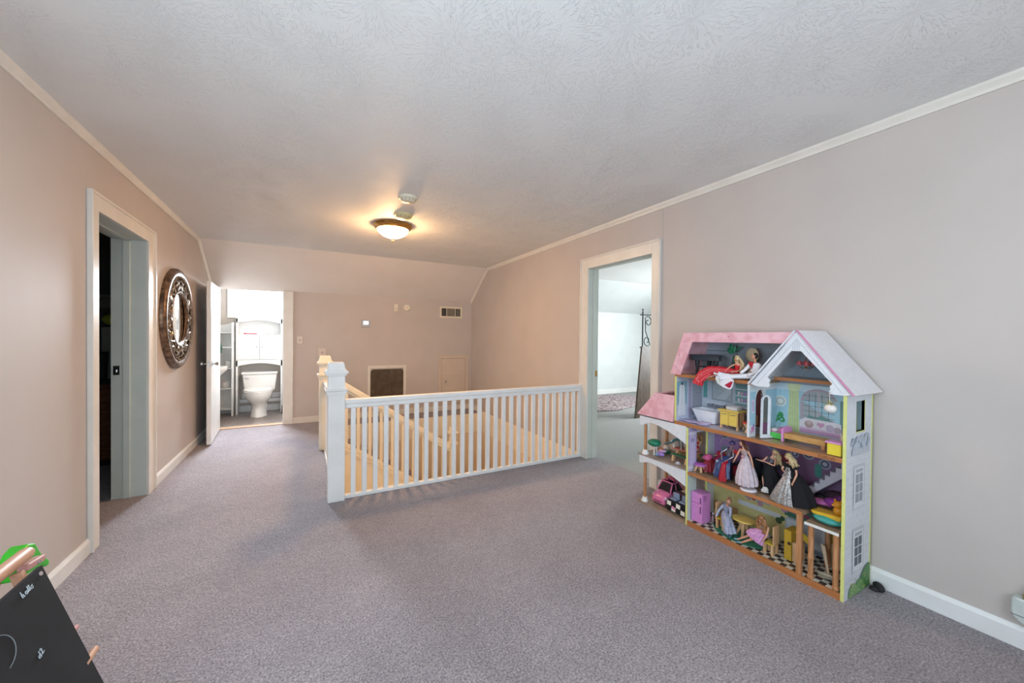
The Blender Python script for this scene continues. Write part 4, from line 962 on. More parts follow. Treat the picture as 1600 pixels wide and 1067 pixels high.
for y0 in (1.3925, 1.4485):
    dd = MB().box(2.355, 2.361, y0, y0+.0525, G3+.025, G3+.108).build('door', ye, t, bevel=.001)
    MB().tube([(2.3545, y0+.010, G3+.097), (2.350, y0+.020, G3+.094), (2.350, y0+.034, G3+.094), (2.3545, y0+.043, G3+.097)], .002, 6).build('handle', P('#8f8a80', .3, .5), dd, smooth=True)
MB().box(2.350, 2.448, 1.378, 1.515, G3+.112, G3+.122).build('top', ye, t, bevel=.002)
legs(t, M_pale, ((2.367, 1.394), (2.367, 1.499), (2.433, 1.394), (2.433, 1.499)), G3+.0005, G3+.112, .006)
tag(MB().ring([rrect(1.44, .036, 2.372, 2.43, G3+.1225), rrect(1.44, .040, 2.368, 2.434, G3+.142), rrect(1.44, .036, 2.372, 2.430, G3+.142), rrect(1.44, .028, 2.38, 2.42, G3+.130)]).build('toy_sink', P('#d6d7dd', .3), smooth=True), 'white toy sink basin on top of the yellow toy cabinet', 'toy sink')
tag(MB().ell((2.40, 1.490, G3+.1335), (.014, .014, .011), 10, 6).build('folded_sock', P('#2a2440', .8), smooth=True), 'small dark purple scrap on the yellow toy cabinet next to the toy sink', 'cloth')
t = thing('toy_toilet', 'toy toilet with a red seat beside the dollhouse divider', 'toy toilet', (2.42, 1.345, G3))
MB().lathe([(.020, 0), (.016, .012), (.012, .022), (.024, .045), (.030, .056)], (2.38, 1.337, G3+.0005), 16).build('bowl', P('#d9b99c', .4), t, smooth=True)
MB().lathe([(.001, .056), (.031, .056), (.031, .066), (.001, .068)], (2.38, 1.337, G3), 16).build('seat', P('#cf4a3c', .4), t, smooth=True)
MB().box(2.412, 2.44, 1.312, 1.365, G3+.045, G3+.105).build('tank', P('#b98b62', .5), t, bevel=.003)
t = thing('toy_mirror', 'white framed arched toy mirror leaning at the divider doorway', 'toy mirror', (2.35, 1.245, G3))
def lean(u, v, off=0):   # u 0..1 across, v 0..1 up
    a = Vector((2.315, 1.235, G3+.001)); b = Vector((2.372, 1.215, G3+.001)); top = Vector((.030, .012, .245))
    nrm = (b-a).cross(top).normalized()
    if nrm.x > 0: nrm = -nrm
    return a + (b-a)*u + top*v + nrm*off
def leanring(ins, off):
    pts = [(ins, ins*.5), (1-ins, ins*.5), (1-ins, .86)] + [(.5+(.5-ins)*math.cos(R(a)), .86+(.14-ins*.25)*math.sin(R(a))) for a in range(15, 166, 15)] + [(ins, .86)]
    return [lean(u, v, off) for u, v in pts]
MB().ring([leanring(0, 0), leanring(0, .009), leanring(.16, .009), leanring(.16, .003)], True, False).build('frame', P('#e4e7ea', .4), t)
MB().poly(leanring(.10, .003)).poly(leanring(0, 0)).build('mirror_glass', M_mirror, t)
MB().box(2.372, 2.405, 1.205, 1.245, G3+.001, G3+.01).build('foot', P('#e4e7ea', .4), t)
t = thing('toy_pet_bed', 'tiny green toy bed with pink cushions next to the toy mirror', 'toy bed', (2.43, 1.19, G3))
MB().box(2.395, 2.465, 1.148, 1.235, G3+.0005, G3+.020).box(2.390, 2.396, 1.145, 1.238, G3+.0005, G3+.032).box(2.462, 2.468, 1.145, 1.238, G3+.0005, G3+.032).build('bed_frame', P('#5fcf5b', .4), t, bevel=.002)
MB().box(2.398, 2.462, 1.150, 1.233, G3+.020, G3+.030).build('mattress', P('#e9c3de', .8), t, bevel=.004)
MB().ell((2.43, 1.17, G3+.046), (.022, .022, .018), 12, 8).build('cushion', P('#d884b4', .8), t, smooth=True)
MB().ell((2.435, 1.215, G3+.040), (.02, .02, .011), 12, 8).build('pillow', P('#efe7ea', .8), t, smooth=True)
t = thing('toy_bed', 'wooden toy bed with a pink rounded headboard in the dollhouse bedroom', 'toy bed', (2.40, 1.03, G3))
MB().prism([(2.345, G3+.0005)] + [(2.345, G3+.055)] + arc(2.395, G3+.055, .05, .028, 180, 0, 10)[1:] + [(2.445, G3+.0005), (2.43, G3+.0005), (2.43, G3+.02), (2.36, G3+.02), (2.36, G3+.0005)], 'y', 1.128, 1.138).build('headboard', P('#d892c8', .4), t, bevel=.001)
MB().box(2.350, 2.440, .935, 1.128, G3+.020, G3+.050).build('bed_box', noise_mat('toy_bed_wood', '#c89a5e', '#b5864c', scale=20, rough=.5, stretch=(3, 1, 3)), t, bevel=.003)
legs(t, M_wood, ((2.36, .945), (2.43, .945)), G3+.0005, G3+.02, .008)
t = thing('toy_chest', 'yellow toy chest with a pink lid at the front corner of the bedroom', 'toy chest', (2.32, .88, G3))
MB().box(2.295, 2.355, .848, .905, G3+.0005, G3+.058).build('box', P('#e6cf3e', .4), t, bevel=.002)
MB().box(2.288, 2.362, .8445, .912, G3+.058, G3+.067).build('lid', P('#d892c8', .4), t, bevel=.003)
t = thing('toy_stack', 'stacked tan toy blocks behind the pink-lidded toy chest', 'toy blocks', (2.40, .865, G3))
MB().box(2.385, 2.43, .845, .885, G3+.0005, G3+.088).build('block', P('#cdb8a0', .5), t, bevel=.002)
MB().box(2.390, 2.425, .850, .880, G3+.088, G3+.118).build('block', P('#b98a58', .5), t, bevel=.002)
t = thing('egg_ornament', 'white egg ornament with gold ribbon hanging from the dollhouse gable', 'ornament', (2.272, .880, .92))
EX = 2.248
MB().ell((EX, .876, .930), (.019, .026, .021), 18, 12).build('egg', P('#e7e0d8', .15), t, smooth=True)
MB().tube([(EX, .879, .950), (EX, .880, 1.005), (EX+.018, .880, 1.010)], .0012, 6).build('string', P('#e6e0d4', .5), t)
rb = P('#b9a863', .4)
for a, l in ((20, .04), (160, .04), (200, .034), (-18, .036), (60, .02), (120, .02), (-50, .03), (230, .03)):
    e = Vector((EX-.004, .879+l*math.cos(R(a)), .952+l*.6*math.sin(R(a))+.004)); mid = Vector((EX-.008, .879+l*.5*math.cos(R(a)), .958+l*.4*math.sin(R(a))))
    MB().tube([(EX, .879, .952), mid, e], [.001, .0045, .0015], 6, flat=.3).build('ribbon_loop', rb, t, smooth=True)
t = thing('toy_chandelier', 'red shaded toy chandelier hanging in the dollhouse gable', 'toy chandelier', (2.42, 1.06, 1.14))
MB().tube([(2.43, 1.06, 1.27), (2.43, 1.06, 1.10)], .0025, 6).ell((2.43, 1.06, 1.125), (.007, .007, .010), 10, 6).build('rod', M_brass, t, smooth=True)
for a in (30, 120, 210, 300):
    ex, ey = 2.43+.03*math.cos(R(a)), 1.06+.03*math.sin(R(a))
    ar = MB().tube([(2.43, 1.06, 1.112), ((2.43+ex)/2, (1.06+ey)/2, 1.104), (ex, ey, 1.118)], .002, 6).build('arm', M_brass, t, smooth=True)
    MB().lathe([(.012, 0), (.013, .01), (.008, .024), (.001, .025)], (ex, ey, 1.122), 12).build('shade', P('#c65a5e', .5), ar, smooth=True)

# ground floor
G1 = .0365
t = thing('toy_fridge', 'tall pink toy refrigerator on the dollhouse ground floor', 'toy fridge', (2.36, 1.62, G1))
pk = P('#d58ccb', .35)
MB().box(2.315, 2.40, 1.586, 1.666, G1, G1+.195).build('cabinet', pk, t, bevel=.003)
u = MB().box(2.307, 2.315, 1.586, 1.666, G1+.130, G1+.195).build('freezer_door', pk, t, bevel=.002)
MB().box(2.318, 2.352, 1.5835, 1.586, G1+.15, G1+.185).build('door_line', P('#b873b0', .4), t)
l = MB().box(2.307, 2.315, 1.586, 1.666, G1+.002, G1+.126).build('lower_door', pk, t, bevel=.002)
for z0, z1, par in ((.137, .172, u), (.07, .115, l)):
    MB().box(2.301, 2.307, 1.592, 1.597, G1+z0, G1+z1).build('handle', P('#6c4a72', .4), par)
t = thing('toy_thermos', 'silver toy thermos beside the pink toy fridge', 'toy thermos', (2.39, 1.555, G1))
MB().lathe([(.001, 0), (.010, 0), (.010, .045), (.007, .052), (.007, .062), (.001, .064)], (2.39, 1.56, G1), 14).build('flask', M_chrome, t, smooth=True)
MB().lathe([(.001, .064), (.008, .064), (.008, .070), (.001, .071)], (2.39, 1.56, G1), 12).build('cap', P('#e6e0e0', .3), t, smooth=True)
tag(MB().lathe([(.001, 0), (.013, 0), (.017, .03), (.012, .055), (.001, .057)], (2.415, 1.535, G1), 14).build('toy_jug', P('#a02038', .3), smooth=True), 'dark red toy jug just behind the silver toy thermos', 'toy jug')
tag(MB().prism([(2.39+.095*math.cos(R(a)), 1.38+.165*math.sin(R(a))) for a in range(0, 360, 12)], 'z', G1-.0005, G1+.003).build('toy_rug', P('#2f7a62', .7)), 'oval dark green toy rug under the dollhouse dining table', 'toy rug')
GT = G1+.0035
t = thing('toy_table', 'oval yellow topped toy table between the two seated dolls', 'toy table', (2.40, 1.36, GT))
MB().prism([(2.39+.052*math.cos(R(a)), 1.362+.066*math.sin(R(a))) for a in range(0, 360, 12)], 'z', GT+.102, GT+.112).build('tabletop', P('#dcbd62', .4), t, bevel=.002)
for a in (20, 110, 200, 290):
    dx, dy = math.cos(R(a)), math.sin(R(a))
    MB().tube([(2.39+.012*dx, 1.362+.012*dy, GT+.102), (2.39+.016*dx, 1.362+.016*dy, GT+.06), (2.39+.040*dx, 1.362+.040*dy, GT+.006)], [.011, .010, .007], 8).build('leg', M_pale, t, smooth=True)
def toy_chair(x, y, back, label, g=G1, h=0):
    t = thing('toy_chair', label, 'toy chair', (x, y, g)); b = back
    MB().box(x-.028, x+.028, y-.026, y+.026, g+.062-h, g+.068-h).build('seat', P('#e0c23e', .4), t, bevel=.002)
    MB().box(x-.030, x+.030, y+b*.026-.004, y+b*.026+.004, g+.068-h, g+.165).build('backrest', M_pale, t, bevel=.003)
    legs(t, M_pale, [(x-.022, y-.02), (x-.022, y+.02), (x+.022, y-.02), (x+.022, y+.02)], g, g+.062-h, .0065)
    return t
toy_chair(2.375, 1.488, 1, 'yellow seated toy chair under the doll in the silver gown', GT)
toy_chair(2.357, 1.188, -1, 'yellow seated toy chair under the doll in the pink skirt', G1, .008)
t = thing('toy_oven', 'narrow yellow toy cupboard with a dark round hole by the kitchen print', 'toy cupboard', (2.41, 1.10, G1))
MB().box(2.365, 2.455, 1.088, 1.124, G1, G1+.165).build('box', P('#c9a233', .4), t, bevel=.002)
MB().tube([(2.3652, 1.098, G1+.095), (2.3635, 1.098, G1+.095)], .009, 14).build('round_hole', P('#2e241c', .7), t)
tag(MB().box(2.372, 2.45, 1.058, 1.0865, G1, G1+.105).build('toy_block', M_pale, bevel=.002), 'pale wooden toy block standing behind the corner post', 'toy block')
tag(MB().obox((2.41, 1.045, G1+.142), (.006, .085, .032), (R(32), 0, 0)).build('toy_plank', P('#cdb03a', .5), bevel=.001), 'slanted yellow toy plank above the pale wooden block', 'toy plank')
tag(MB().box(2.535, 2.54, .85, .99, G1, .30).build('backing_board', P('#a88e3a', .6)), 'mustard coloured upright board behind the landing columns', 'board')
tag(MB().box(2.515, 2.522, .885, .965, G1, G1+.12).build('pale_board', P('#c7a886', .6), bevel=.001), 'pale pinkish toy board standing low behind the landing columns', 'board')
t = thing('toy_plate', 'oval cream toy plate lying between the landing columns', 'toy plate', (2.345, .92, G1))
rot = Matrix.Rotation(R(8), 3, 'Y')
def ovring(a, b, z, n=22): return [Vector((2.350, .917, G1+.012)) + rot @ Vector((a*math.cos(2*math.pi*k/n), b*math.sin(2*math.pi*k/n), z)) for k in range(n)]
MB().ring([ovring(.022, .026, -.002), ovring(.034, .040, .004), ovring(.036, .042, .006), ovring(.034, .040, .007), ovring(.022, .026, .001)]).build('dish', P('#d8d4c2', .3), t, smooth=True)
MB().ring([ovring(.036, .042, .0072), ovring(.038, .044, .008), ovring(.034, .040, .009)], True, False).build('rim', P('#8f9a7c', .3), t, smooth=True)
tag(MB().add([(2.42, .975, .178), (2.42, .955, .172), (2.395, .924, G1+.002), (2.395, .932, G1+.001), (2.426, .975, .178), (2.426, .955, .172), (2.401, .924, G1+.002), (2.401, .932, G1+.001)],
   [(0, 1, 2, 3), (7, 6, 5, 4), (0, 4, 5, 1), (1, 5, 6, 2), (2, 6, 7, 3), (3, 7, 4, 0)]).build('toy_oar', P('#cdb69a', .5)), 'pale tapered toy paddle leaning behind the cream toy plate', 'toy paddle')
# landing: cushion, duck-like toy, cloth heap
GL = .3235
t = thing('toy_cushion', 'teal oval base of the toy boat on the landing board', 'toy boat', (2.36, .92, GL))
MB().ell((2.355, .915, GL+.024), (.055, .068, .023), 18, 10).build('hull', P('#3f9d94', .4), t, smooth=True)
MB().prism([(.985, GL+.052), (.975, GL+.036), (.86, GL+.036), (.853, GL+.060), (.90, GL+.058)], 'x', 2.325, 2.40).build('deck', P('#d9ae2e', .35), t, bevel=.005)
t = thing('toy_bear', 'glossy golden toy animal sitting on the toy boat', 'toy animal', (2.36, .872, GL+.06))
gd = P('#c98820', .15)
MB().ell((2.36, .878, GL+.080), (.022, .022, .022), 14, 10).ell((2.355, .880, GL+.112), (.019, .019, .018), 14, 10).ell((2.342, .892, GL+.108), (.009, .009, .007), 8, 6).ell((2.36, .866, GL+.130), (.005, .006, .006), 8, 6).ell((2.36, .893, GL+.130), (.005, .006, .006), 8, 6).build('body', gd, t, smooth=True)
t = thing('cloth_heap', 'heap of purple pink and dark doll clothes under the inner stairs', 'clothes heap', (2.44, .98, GL+.041))
rq = random.Random(11)
for k, (c_, x, y, z, rx, ry, rz) in enumerate((a_, b_+.025, c__, d__, e_, f__, g__) for (a_, b_, c__, d__, e_, f__, g__) in [('#9a3f9c', 2.43, .93, .405, .03, .045, .022), ('#d070b0', 2.44, .99, .385, .03, .05, .014), ('#b06ac8', 2.455, 1.02, .378, .02, .035, .010), ('#3a2030', 2.50, .95, .41, .03, .06, .035), ('#6a2a6c', 2.43, .90, .43, .02, .03, .02), ('#c0562a', 2.46, .895, .455, .014, .02, .012), ('#201820', 2.48, 1.0, .392, .03, .04, .022)]):
    vs = MB().ell((x, y, z), (rx, ry, rz), 14, 9)
    vs.v = [(v[0]+.003*math.sin(v[1]*310+k), v[1], v[2]+.0035*math.sin(v[1]*260+v[0]*190+k)) for v in vs.v]
    vs.build('garment', P(c_, .8), t, smooth=True)
# second floor stool
G2 = .3652
t = thing('toy_stool', 'round lilac toy stool with splayed wooden legs on the second floor', 'toy stool', (2.345, 1.628, G2))
MB().lathe([(.001, 0), (.036, 0), (.039, .004), (.036, .010), (.001, .012)], (2.345, 1.628, G2+.046), 24).build('seat', P('#c46cc4', .4), t, smooth=True)
for a in (45, 135, 225, 315):
    dx, dy = math.cos(R(a)), math.sin(R(a))
    MB().tube([(2.345+.012*dx, 1.628+.012*dy, G2+.047), (2.345+.024*dx, 1.628+.024*dy, G2+.030), (2.345+.034*dx, 1.628+.034*dy, G2+.004)], [.008, .008, .006], 8).build('leg', M_pale, t, smooth=True)

# wing upper deck
GW = .3805
t = thing('toy_tree', 'round green toy tree with a white trunk on the wing upper deck', 'toy tree', (2.33, 2.0, GW))
MB().ell((2.33, 2.0, GW+.094), (.045, .050, .028), 20, 12).build('crown', P('#1e7a5c', .35), t, smooth=True)
MB().tube([(2.33, 2.0, GW), (2.33, 2.0, GW+.07)], [.0065, .005], 10).build('trunk', P('#e4e1da', .4), t, smooth=True)
tag(MB().ring([rrect(2.0, .03, 2.42, 2.48, GW), rrect(2.0, .036, 2.415, 2.485, GW+.02), rrect(2.0, .034, 2.42, 2.48, GW+.02)]).build('toy_sandbox', P('#2c7a5a', .5), smooth=True), 'low green toy tub behind the toy tree trunk', 'toy tub')
t = thing('toy_grill', 'blue and purple toy scooter beside the toy tree', 'toy scooter', (2.34, 1.94, GW))
MB().ell((2.33, 1.938, GW+.024), (.020, .030, .017), 14, 8).build('body', P('#9a7cc4', .3), t, smooth=True)
MB().ell((2.33, 1.972, GW+.013), (.013, .016, .012), 12, 8).build('front_fender', P('#7fb4d8', .3), t, smooth=True)
MB().lathe([(.001, 0), (.024, .002), (.030, .012), (.022, .020)], (2.34, 1.93, GW+.040), 16).build('tray', P('#c9a5c8', .4), t, smooth=True)
MB().ell((2.335, 1.945, GW+.062), (.016, .024, .012), 12, 8).build('cargo', P('#a86a48', .6), t, smooth=True)
MB().tube([(2.32, 1.965, GW+.03), (2.315, 1.97, GW+.07), (2.315, 1.96, GW+.075)], .003, 6).build('handlebar', P('#d9d4e0', .4), t, smooth=True)
t = thing('picnic_table', 'toy picnic table with pink top and green benches on the wing deck', 'toy picnic table', (2.40, 1.82, GW))
MB().box(2.40, 2.488, 1.715, 1.895, GW+.070, GW+.077).build('tabletop', P('#cf7468', .5), t, bevel=.002)
MB().box(2.335, 2.375, 1.715, 1.865, GW+.045, GW+.052).box(2.49, 2.525, 1.715, 1.865, GW+.045, GW+.052).build('bench', P('#1d6b50', .4), t, bevel=.002)
for yy in (1.74, 1.845):
    MB().prism([(2.335, GW), (2.352, GW), (2.372, GW+.030), (2.49, GW+.030), (2.505, GW), (2.525, GW), (2.485, GW+.070), (2.40, GW+.070), (2.37, GW+.045), (2.345, GW+.045)], 'y', yy-.006, yy+.006).build('leg_frame', M_pale, t, bevel=.001)
t = thing('toy_teacup', 'tiny white toy dish on the wing deck before the picnic table', 'toy dish', (2.30, 1.77, GW))
MB().lathe([(.001, 0), (.018, .001), (.022, .005), (.019, .005), (.001, .003)], (2.308, 1.775, GW), 14).build('saucer', P('#d9d6dc', .4), t, smooth=True)
MB().lathe([(.006, .004), (.010, .007), (.012, .015), (.009, .015), (.001, .008)], (2.308, 1.775, GW), 12).build('cup', P('#e3e0e6', .4), t, smooth=True)
t = thing('toy_dolphin', 'teal grey toy slide on top of the picnic table', 'toy slide', (2.43, 1.85, GW+.077))
MB().tube([(2.40, 1.965, GW+.085), (2.41, 1.92, GW+.105), (2.42, 1.88, GW+.135), (2.43, 1.83, GW+.150), (2.44, 1.78, GW+.160)], [.010, .018, .022, .024, .012], 10, flat=.5).build('chute', P('#4a7f80', .4), t, smooth=True)
MB().ell((2.43, 1.84, GW+.175), (.02, .03, .02), 12, 8).build('top_knob', P('#7d8590', .4), t, smooth=True)
for yy in (1.84, 1.87): MB().tube([(2.455, yy, GW+.0775), (2.432, yy, GW+.145)], .004, 6).build('support', P('#7d8590', .4), t)
for k in range(4):
    o = MB().lathe([(.001, 0), (.009, 0), (.006, .006), (.0045, .03), (.009, .05), (.007, .09), (.010, .105), (.001, .112)], (2.412+.022*(k % 2), 1.828-.021*k, GW+.0775), 10).build('toy_bottle', P('#a8a29a', .25), smooth=True)
    tag(o, ['clear grey toy figurine on the pink picnic top beside the slide', 'second clear grey toy figurine from the toy slide', 'third clear grey toy figurine from the toy slide', 'clear grey toy figurine nearest the yellow-edged panel'][k], 'toy figurine', 'clear figurines on the toy picnic table')
tag(MB().tube([(2.385+.005, 1.90, GW+.12), (2.39, 1.89, GW+.13)], .0045, 8).box(2.405, 2.415, 1.885, 1.893, GW+.0775, GW+.105).lathe([(.001, .0), (.008, .0), (.005, .012), (.001, .028)], (2.41, 1.889, GW+.0775), 10).build('toy_candle', P('#ece8e0', .4), smooth=True), 'small white toy candle at the picnic table end nearest the tree', 'toy candle')

# toy cars
def car(label, cx, cy, z, Lx, Wy, H, body, dark, extras):
    """nose towards -X"""
    t = thing('toy_car', label, 'toy car', (cx, cy, z))
    def sec(x, w, zb, zt, r=.25):
        hw = w/2; h = zt-zb
        return [(x, cy+hw*a, zb+h*b) for a, b in ((-.80, 0), (.80, 0), (.97, .12), (1, .35), (.97, .65), (.86, .90), (.6, 1), (-.6, 1), (-.86, .90), (-.97, .65), (-1, .35), (-.97, .12))]
    x0 = cx-Lx/2; zb = z+.012
    bl = [(0, .72, .10, .28), (.03, .88, .02, .38), (.12, .97, 0, .47), (.30, 1, 0, .56), (.55, 1, 0, .60), (.80, 1, 0, .60), (.94, .94, .02, .54), (1.0, .80, .10, .40)]
    MB().ring([sec(x0+Lx*a, Wy*w, zb+H*b, zb+H*c) for a, w, b, c in bl]).build('body', body, t, smooth=True)
    return t, x0, zb, sec
pinkcar = P('#d9769f', .22)
L_, W_, H_ = .215, .132, .150
cy_, cx_, z_ = 1.955, 2.430, .0185
t, x0, zb, sec = car('pink toy hatchback with open roof parked under the dollhouse wing', cx_, cy_, z_, L_, W_, H_, pinkcar, None, None)
dk = P('#2b2428', .15)
def quadp(m, pts): m.poly(pts)
A_ = [(x0+.30*L_, .54), (x0+.47*L_, .96), (x0+.80*L_, .96), (x0+.97*L_, .56)]
def side_pt(i, s_, inset=0): x, h = A_[i]; hw = W_/2*(.90 if h < .7 else .70); return Vector((x, cy_+s_*hw, zb+H_*h))
fr = MB()
for s_ in (-1, 1):
    for i in range(3): fr.tube([side_pt(i, s_), side_pt(i+1, s_)], .0055, 8)
    fr.tube([(x0+.60*L_, cy_+s_*W_/2*.9, zb+H_*.56), (x0+.62*L_, cy_+s_*W_/2*.70, zb+H_*.96)], .004, 8)
for i in (1, 2): fr.tube([side_pt(i, -1), side_pt(i, 1)], .0055, 8)
fr.build('roof_frame', pinkcar, t, smooth=True)
MB().poly([side_pt(0, -1), side_pt(0, 1), side_pt(1, 1), side_pt(1, -1)]).build('windscreen', dk, t)
for s_ in (-1, 1): MB().poly([side_pt(0, s_), side_pt(1, s_), side_pt(2, s_), side_pt(3, s_)]).build('side_window', dk, t)
MB().poly([side_pt(2, -1), side_pt(2, 1), side_pt(3, 1), side_pt(3, -1)]).build('rear_window', dk, t)
m = MB().tube([(x0+.62*L_, cy_+.03, zb+H_*.96), (x0+.66*L_, cy_+.02, zb+H_*1.10), (x0+.70*L_, cy_, zb+H_*1.14), (x0+.70*L_, cy_-.02, zb+H_*1.08), (x0+.68*L_, cy_-.03, zb+H_*.98)], .008, 8)
m.build('folded_top', P('#b8476e', .4), t, smooth=True)
MB().tube([(x0+.012, cy_-.048, zb+.022), (x0-.001, cy_-.02, zb+.020), (x0-.001, cy_+.02, zb+.020), (x0+.012, cy_+.048, zb+.022)], .0055, 8, flat=.5).build('grille', P('#3a1c2c', .3), t, smooth=True)
for s_ in (-1, 1):
    MB().ell((x0+.020, cy_+s_*.052, zb+.050), (.008, .013, .010), 12, 8).build('headlight', P('#e2dfe6', .1), t, smooth=True)
    MB().ell((x0+.42*L_, cy_+s_*(W_/2+.006), zb+H_*.60), (.008, .008, .006), 10, 6).build('wing_mirror', pinkcar, t, smooth=True)
    for xx in (.20, .80):
        w = MB().tube([(x0+xx*L_, cy_+s_*(W_/2-.020), z_+.0225), (x0+xx*L_, cy_+s_*(W_/2-.002), z_+.0225)], .0222, 18).build('wheel', P('#2a2a2c', .6), t)
        MB().tube([(x0+xx*L_, cy_+s_*(W_/2-.002), z_+.0225), (x0+xx*L_, cy_+s_*(W_/2), z_+.0225)], .011, 12).build('hubcap', P('#d9d4dc', .3), w)
t = thing('toy_car', 'small black and white checked toy buggy beside the pink toy car', 'toy car', (2.37, 1.79, .0185))
cx_, cy_, L_, W_, H_ = 2.375, 1.785, .150, .165, .105; x0 = cx_-L_/2; zb = .034
body_pts = [(cy_-.080, zb+.012), (cy_-.066, zb), (cy_+.066, zb), (cy_+.080, zb+.012), (cy_+.079, zb+.055), (cy_+.068, zb+.074), (cy_-.068, zb+.074), (cy_-.079, zb+.055)]
MB().prism(body_pts, 'x', x0, x0+L_).build('body', P('#19181b', .25), t, bevel=.006)
ck = []
cell = .0375
for i in range(4):
    for k in range(2):
        if (i+k) % 2 == 0:
            y0 = cy_-.079+cell*i; z0 = zb+.003+cell*.9*k
            ck.append(('#e7e3d4', [(min(cy_+.075, y0+cell*.97), z0+.002), (y0+.003, z0), (max(y0, cy_-.077), z0+cell*.8), (min(cy_+.075, y0+cell*.9), z0+cell*.88)]))
decals('check_print', 'x', x0-.0005, -1, ck, off=0, parent=t)
ck = []
for i in range(3):
    for k in range(2):
        if (i+k) % 2 == 1: ck.append(('#e7e3d4', rect(x0+.012+cell*i, x0+.010+cell*(i+1), zb+.010+cell*.75*k, zb+.010+cell*.75*(k+1))))
decals('check_print', 'y', cy_-.0803, -1, ck, off=0, parent=t)
MB().prism([(cy_+.03, zb+.03), (cy_+.008, zb+.018), (cy_-.006, zb+.022), (cy_+.004, zb+.034), (cy_+.018, zb+.042)], 'x', x0-.0035, x0-.0015).build('pink_emblem', P('#e07fae', .3), t)
for yy in (-.036, .036):
    MB().box(x0+.055, x0+.066, cy_+yy-.026, cy_+yy+.026, zb+.07, zb+.118).box(x0+.02, x0+.06, cy_+yy-.026, cy_+yy+.026, zb+.07, zb+.084).build('seat', P('#8593ae', .5), t, bevel=.006)
MB().tube([(x0+.07, cy_+.07, zb+.07), (x0+.075, cy_+.06, zb+.125), (x0+.075, cy_-.06, zb+.125), (x0+.07, cy_-.07, zb+.07)], .006, 8).build('roll_bar', P('#26242a', .3), t, smooth=True)
MB().tube([(x0+.066, cy_+.06, zb+.10), (x0+.066, cy_+.012, zb+.112)], .004, 8).tube([(x0+.066, cy_-.012, zb+.112), (x0+.066, cy_-.06, zb+.10)], .004, 8).build('seat_piping', P('#c0307c', .4), t, smooth=True)
for s_ in (-1, 1):
    for xx in (.2, .8): MB().tube([(x0+xx*L_, cy_+s_*(.060), .0385), (x0+xx*L_, cy_+s_*(.0815), .0385)], .0195, 16).build('wheel', P('#202022', .6), t)

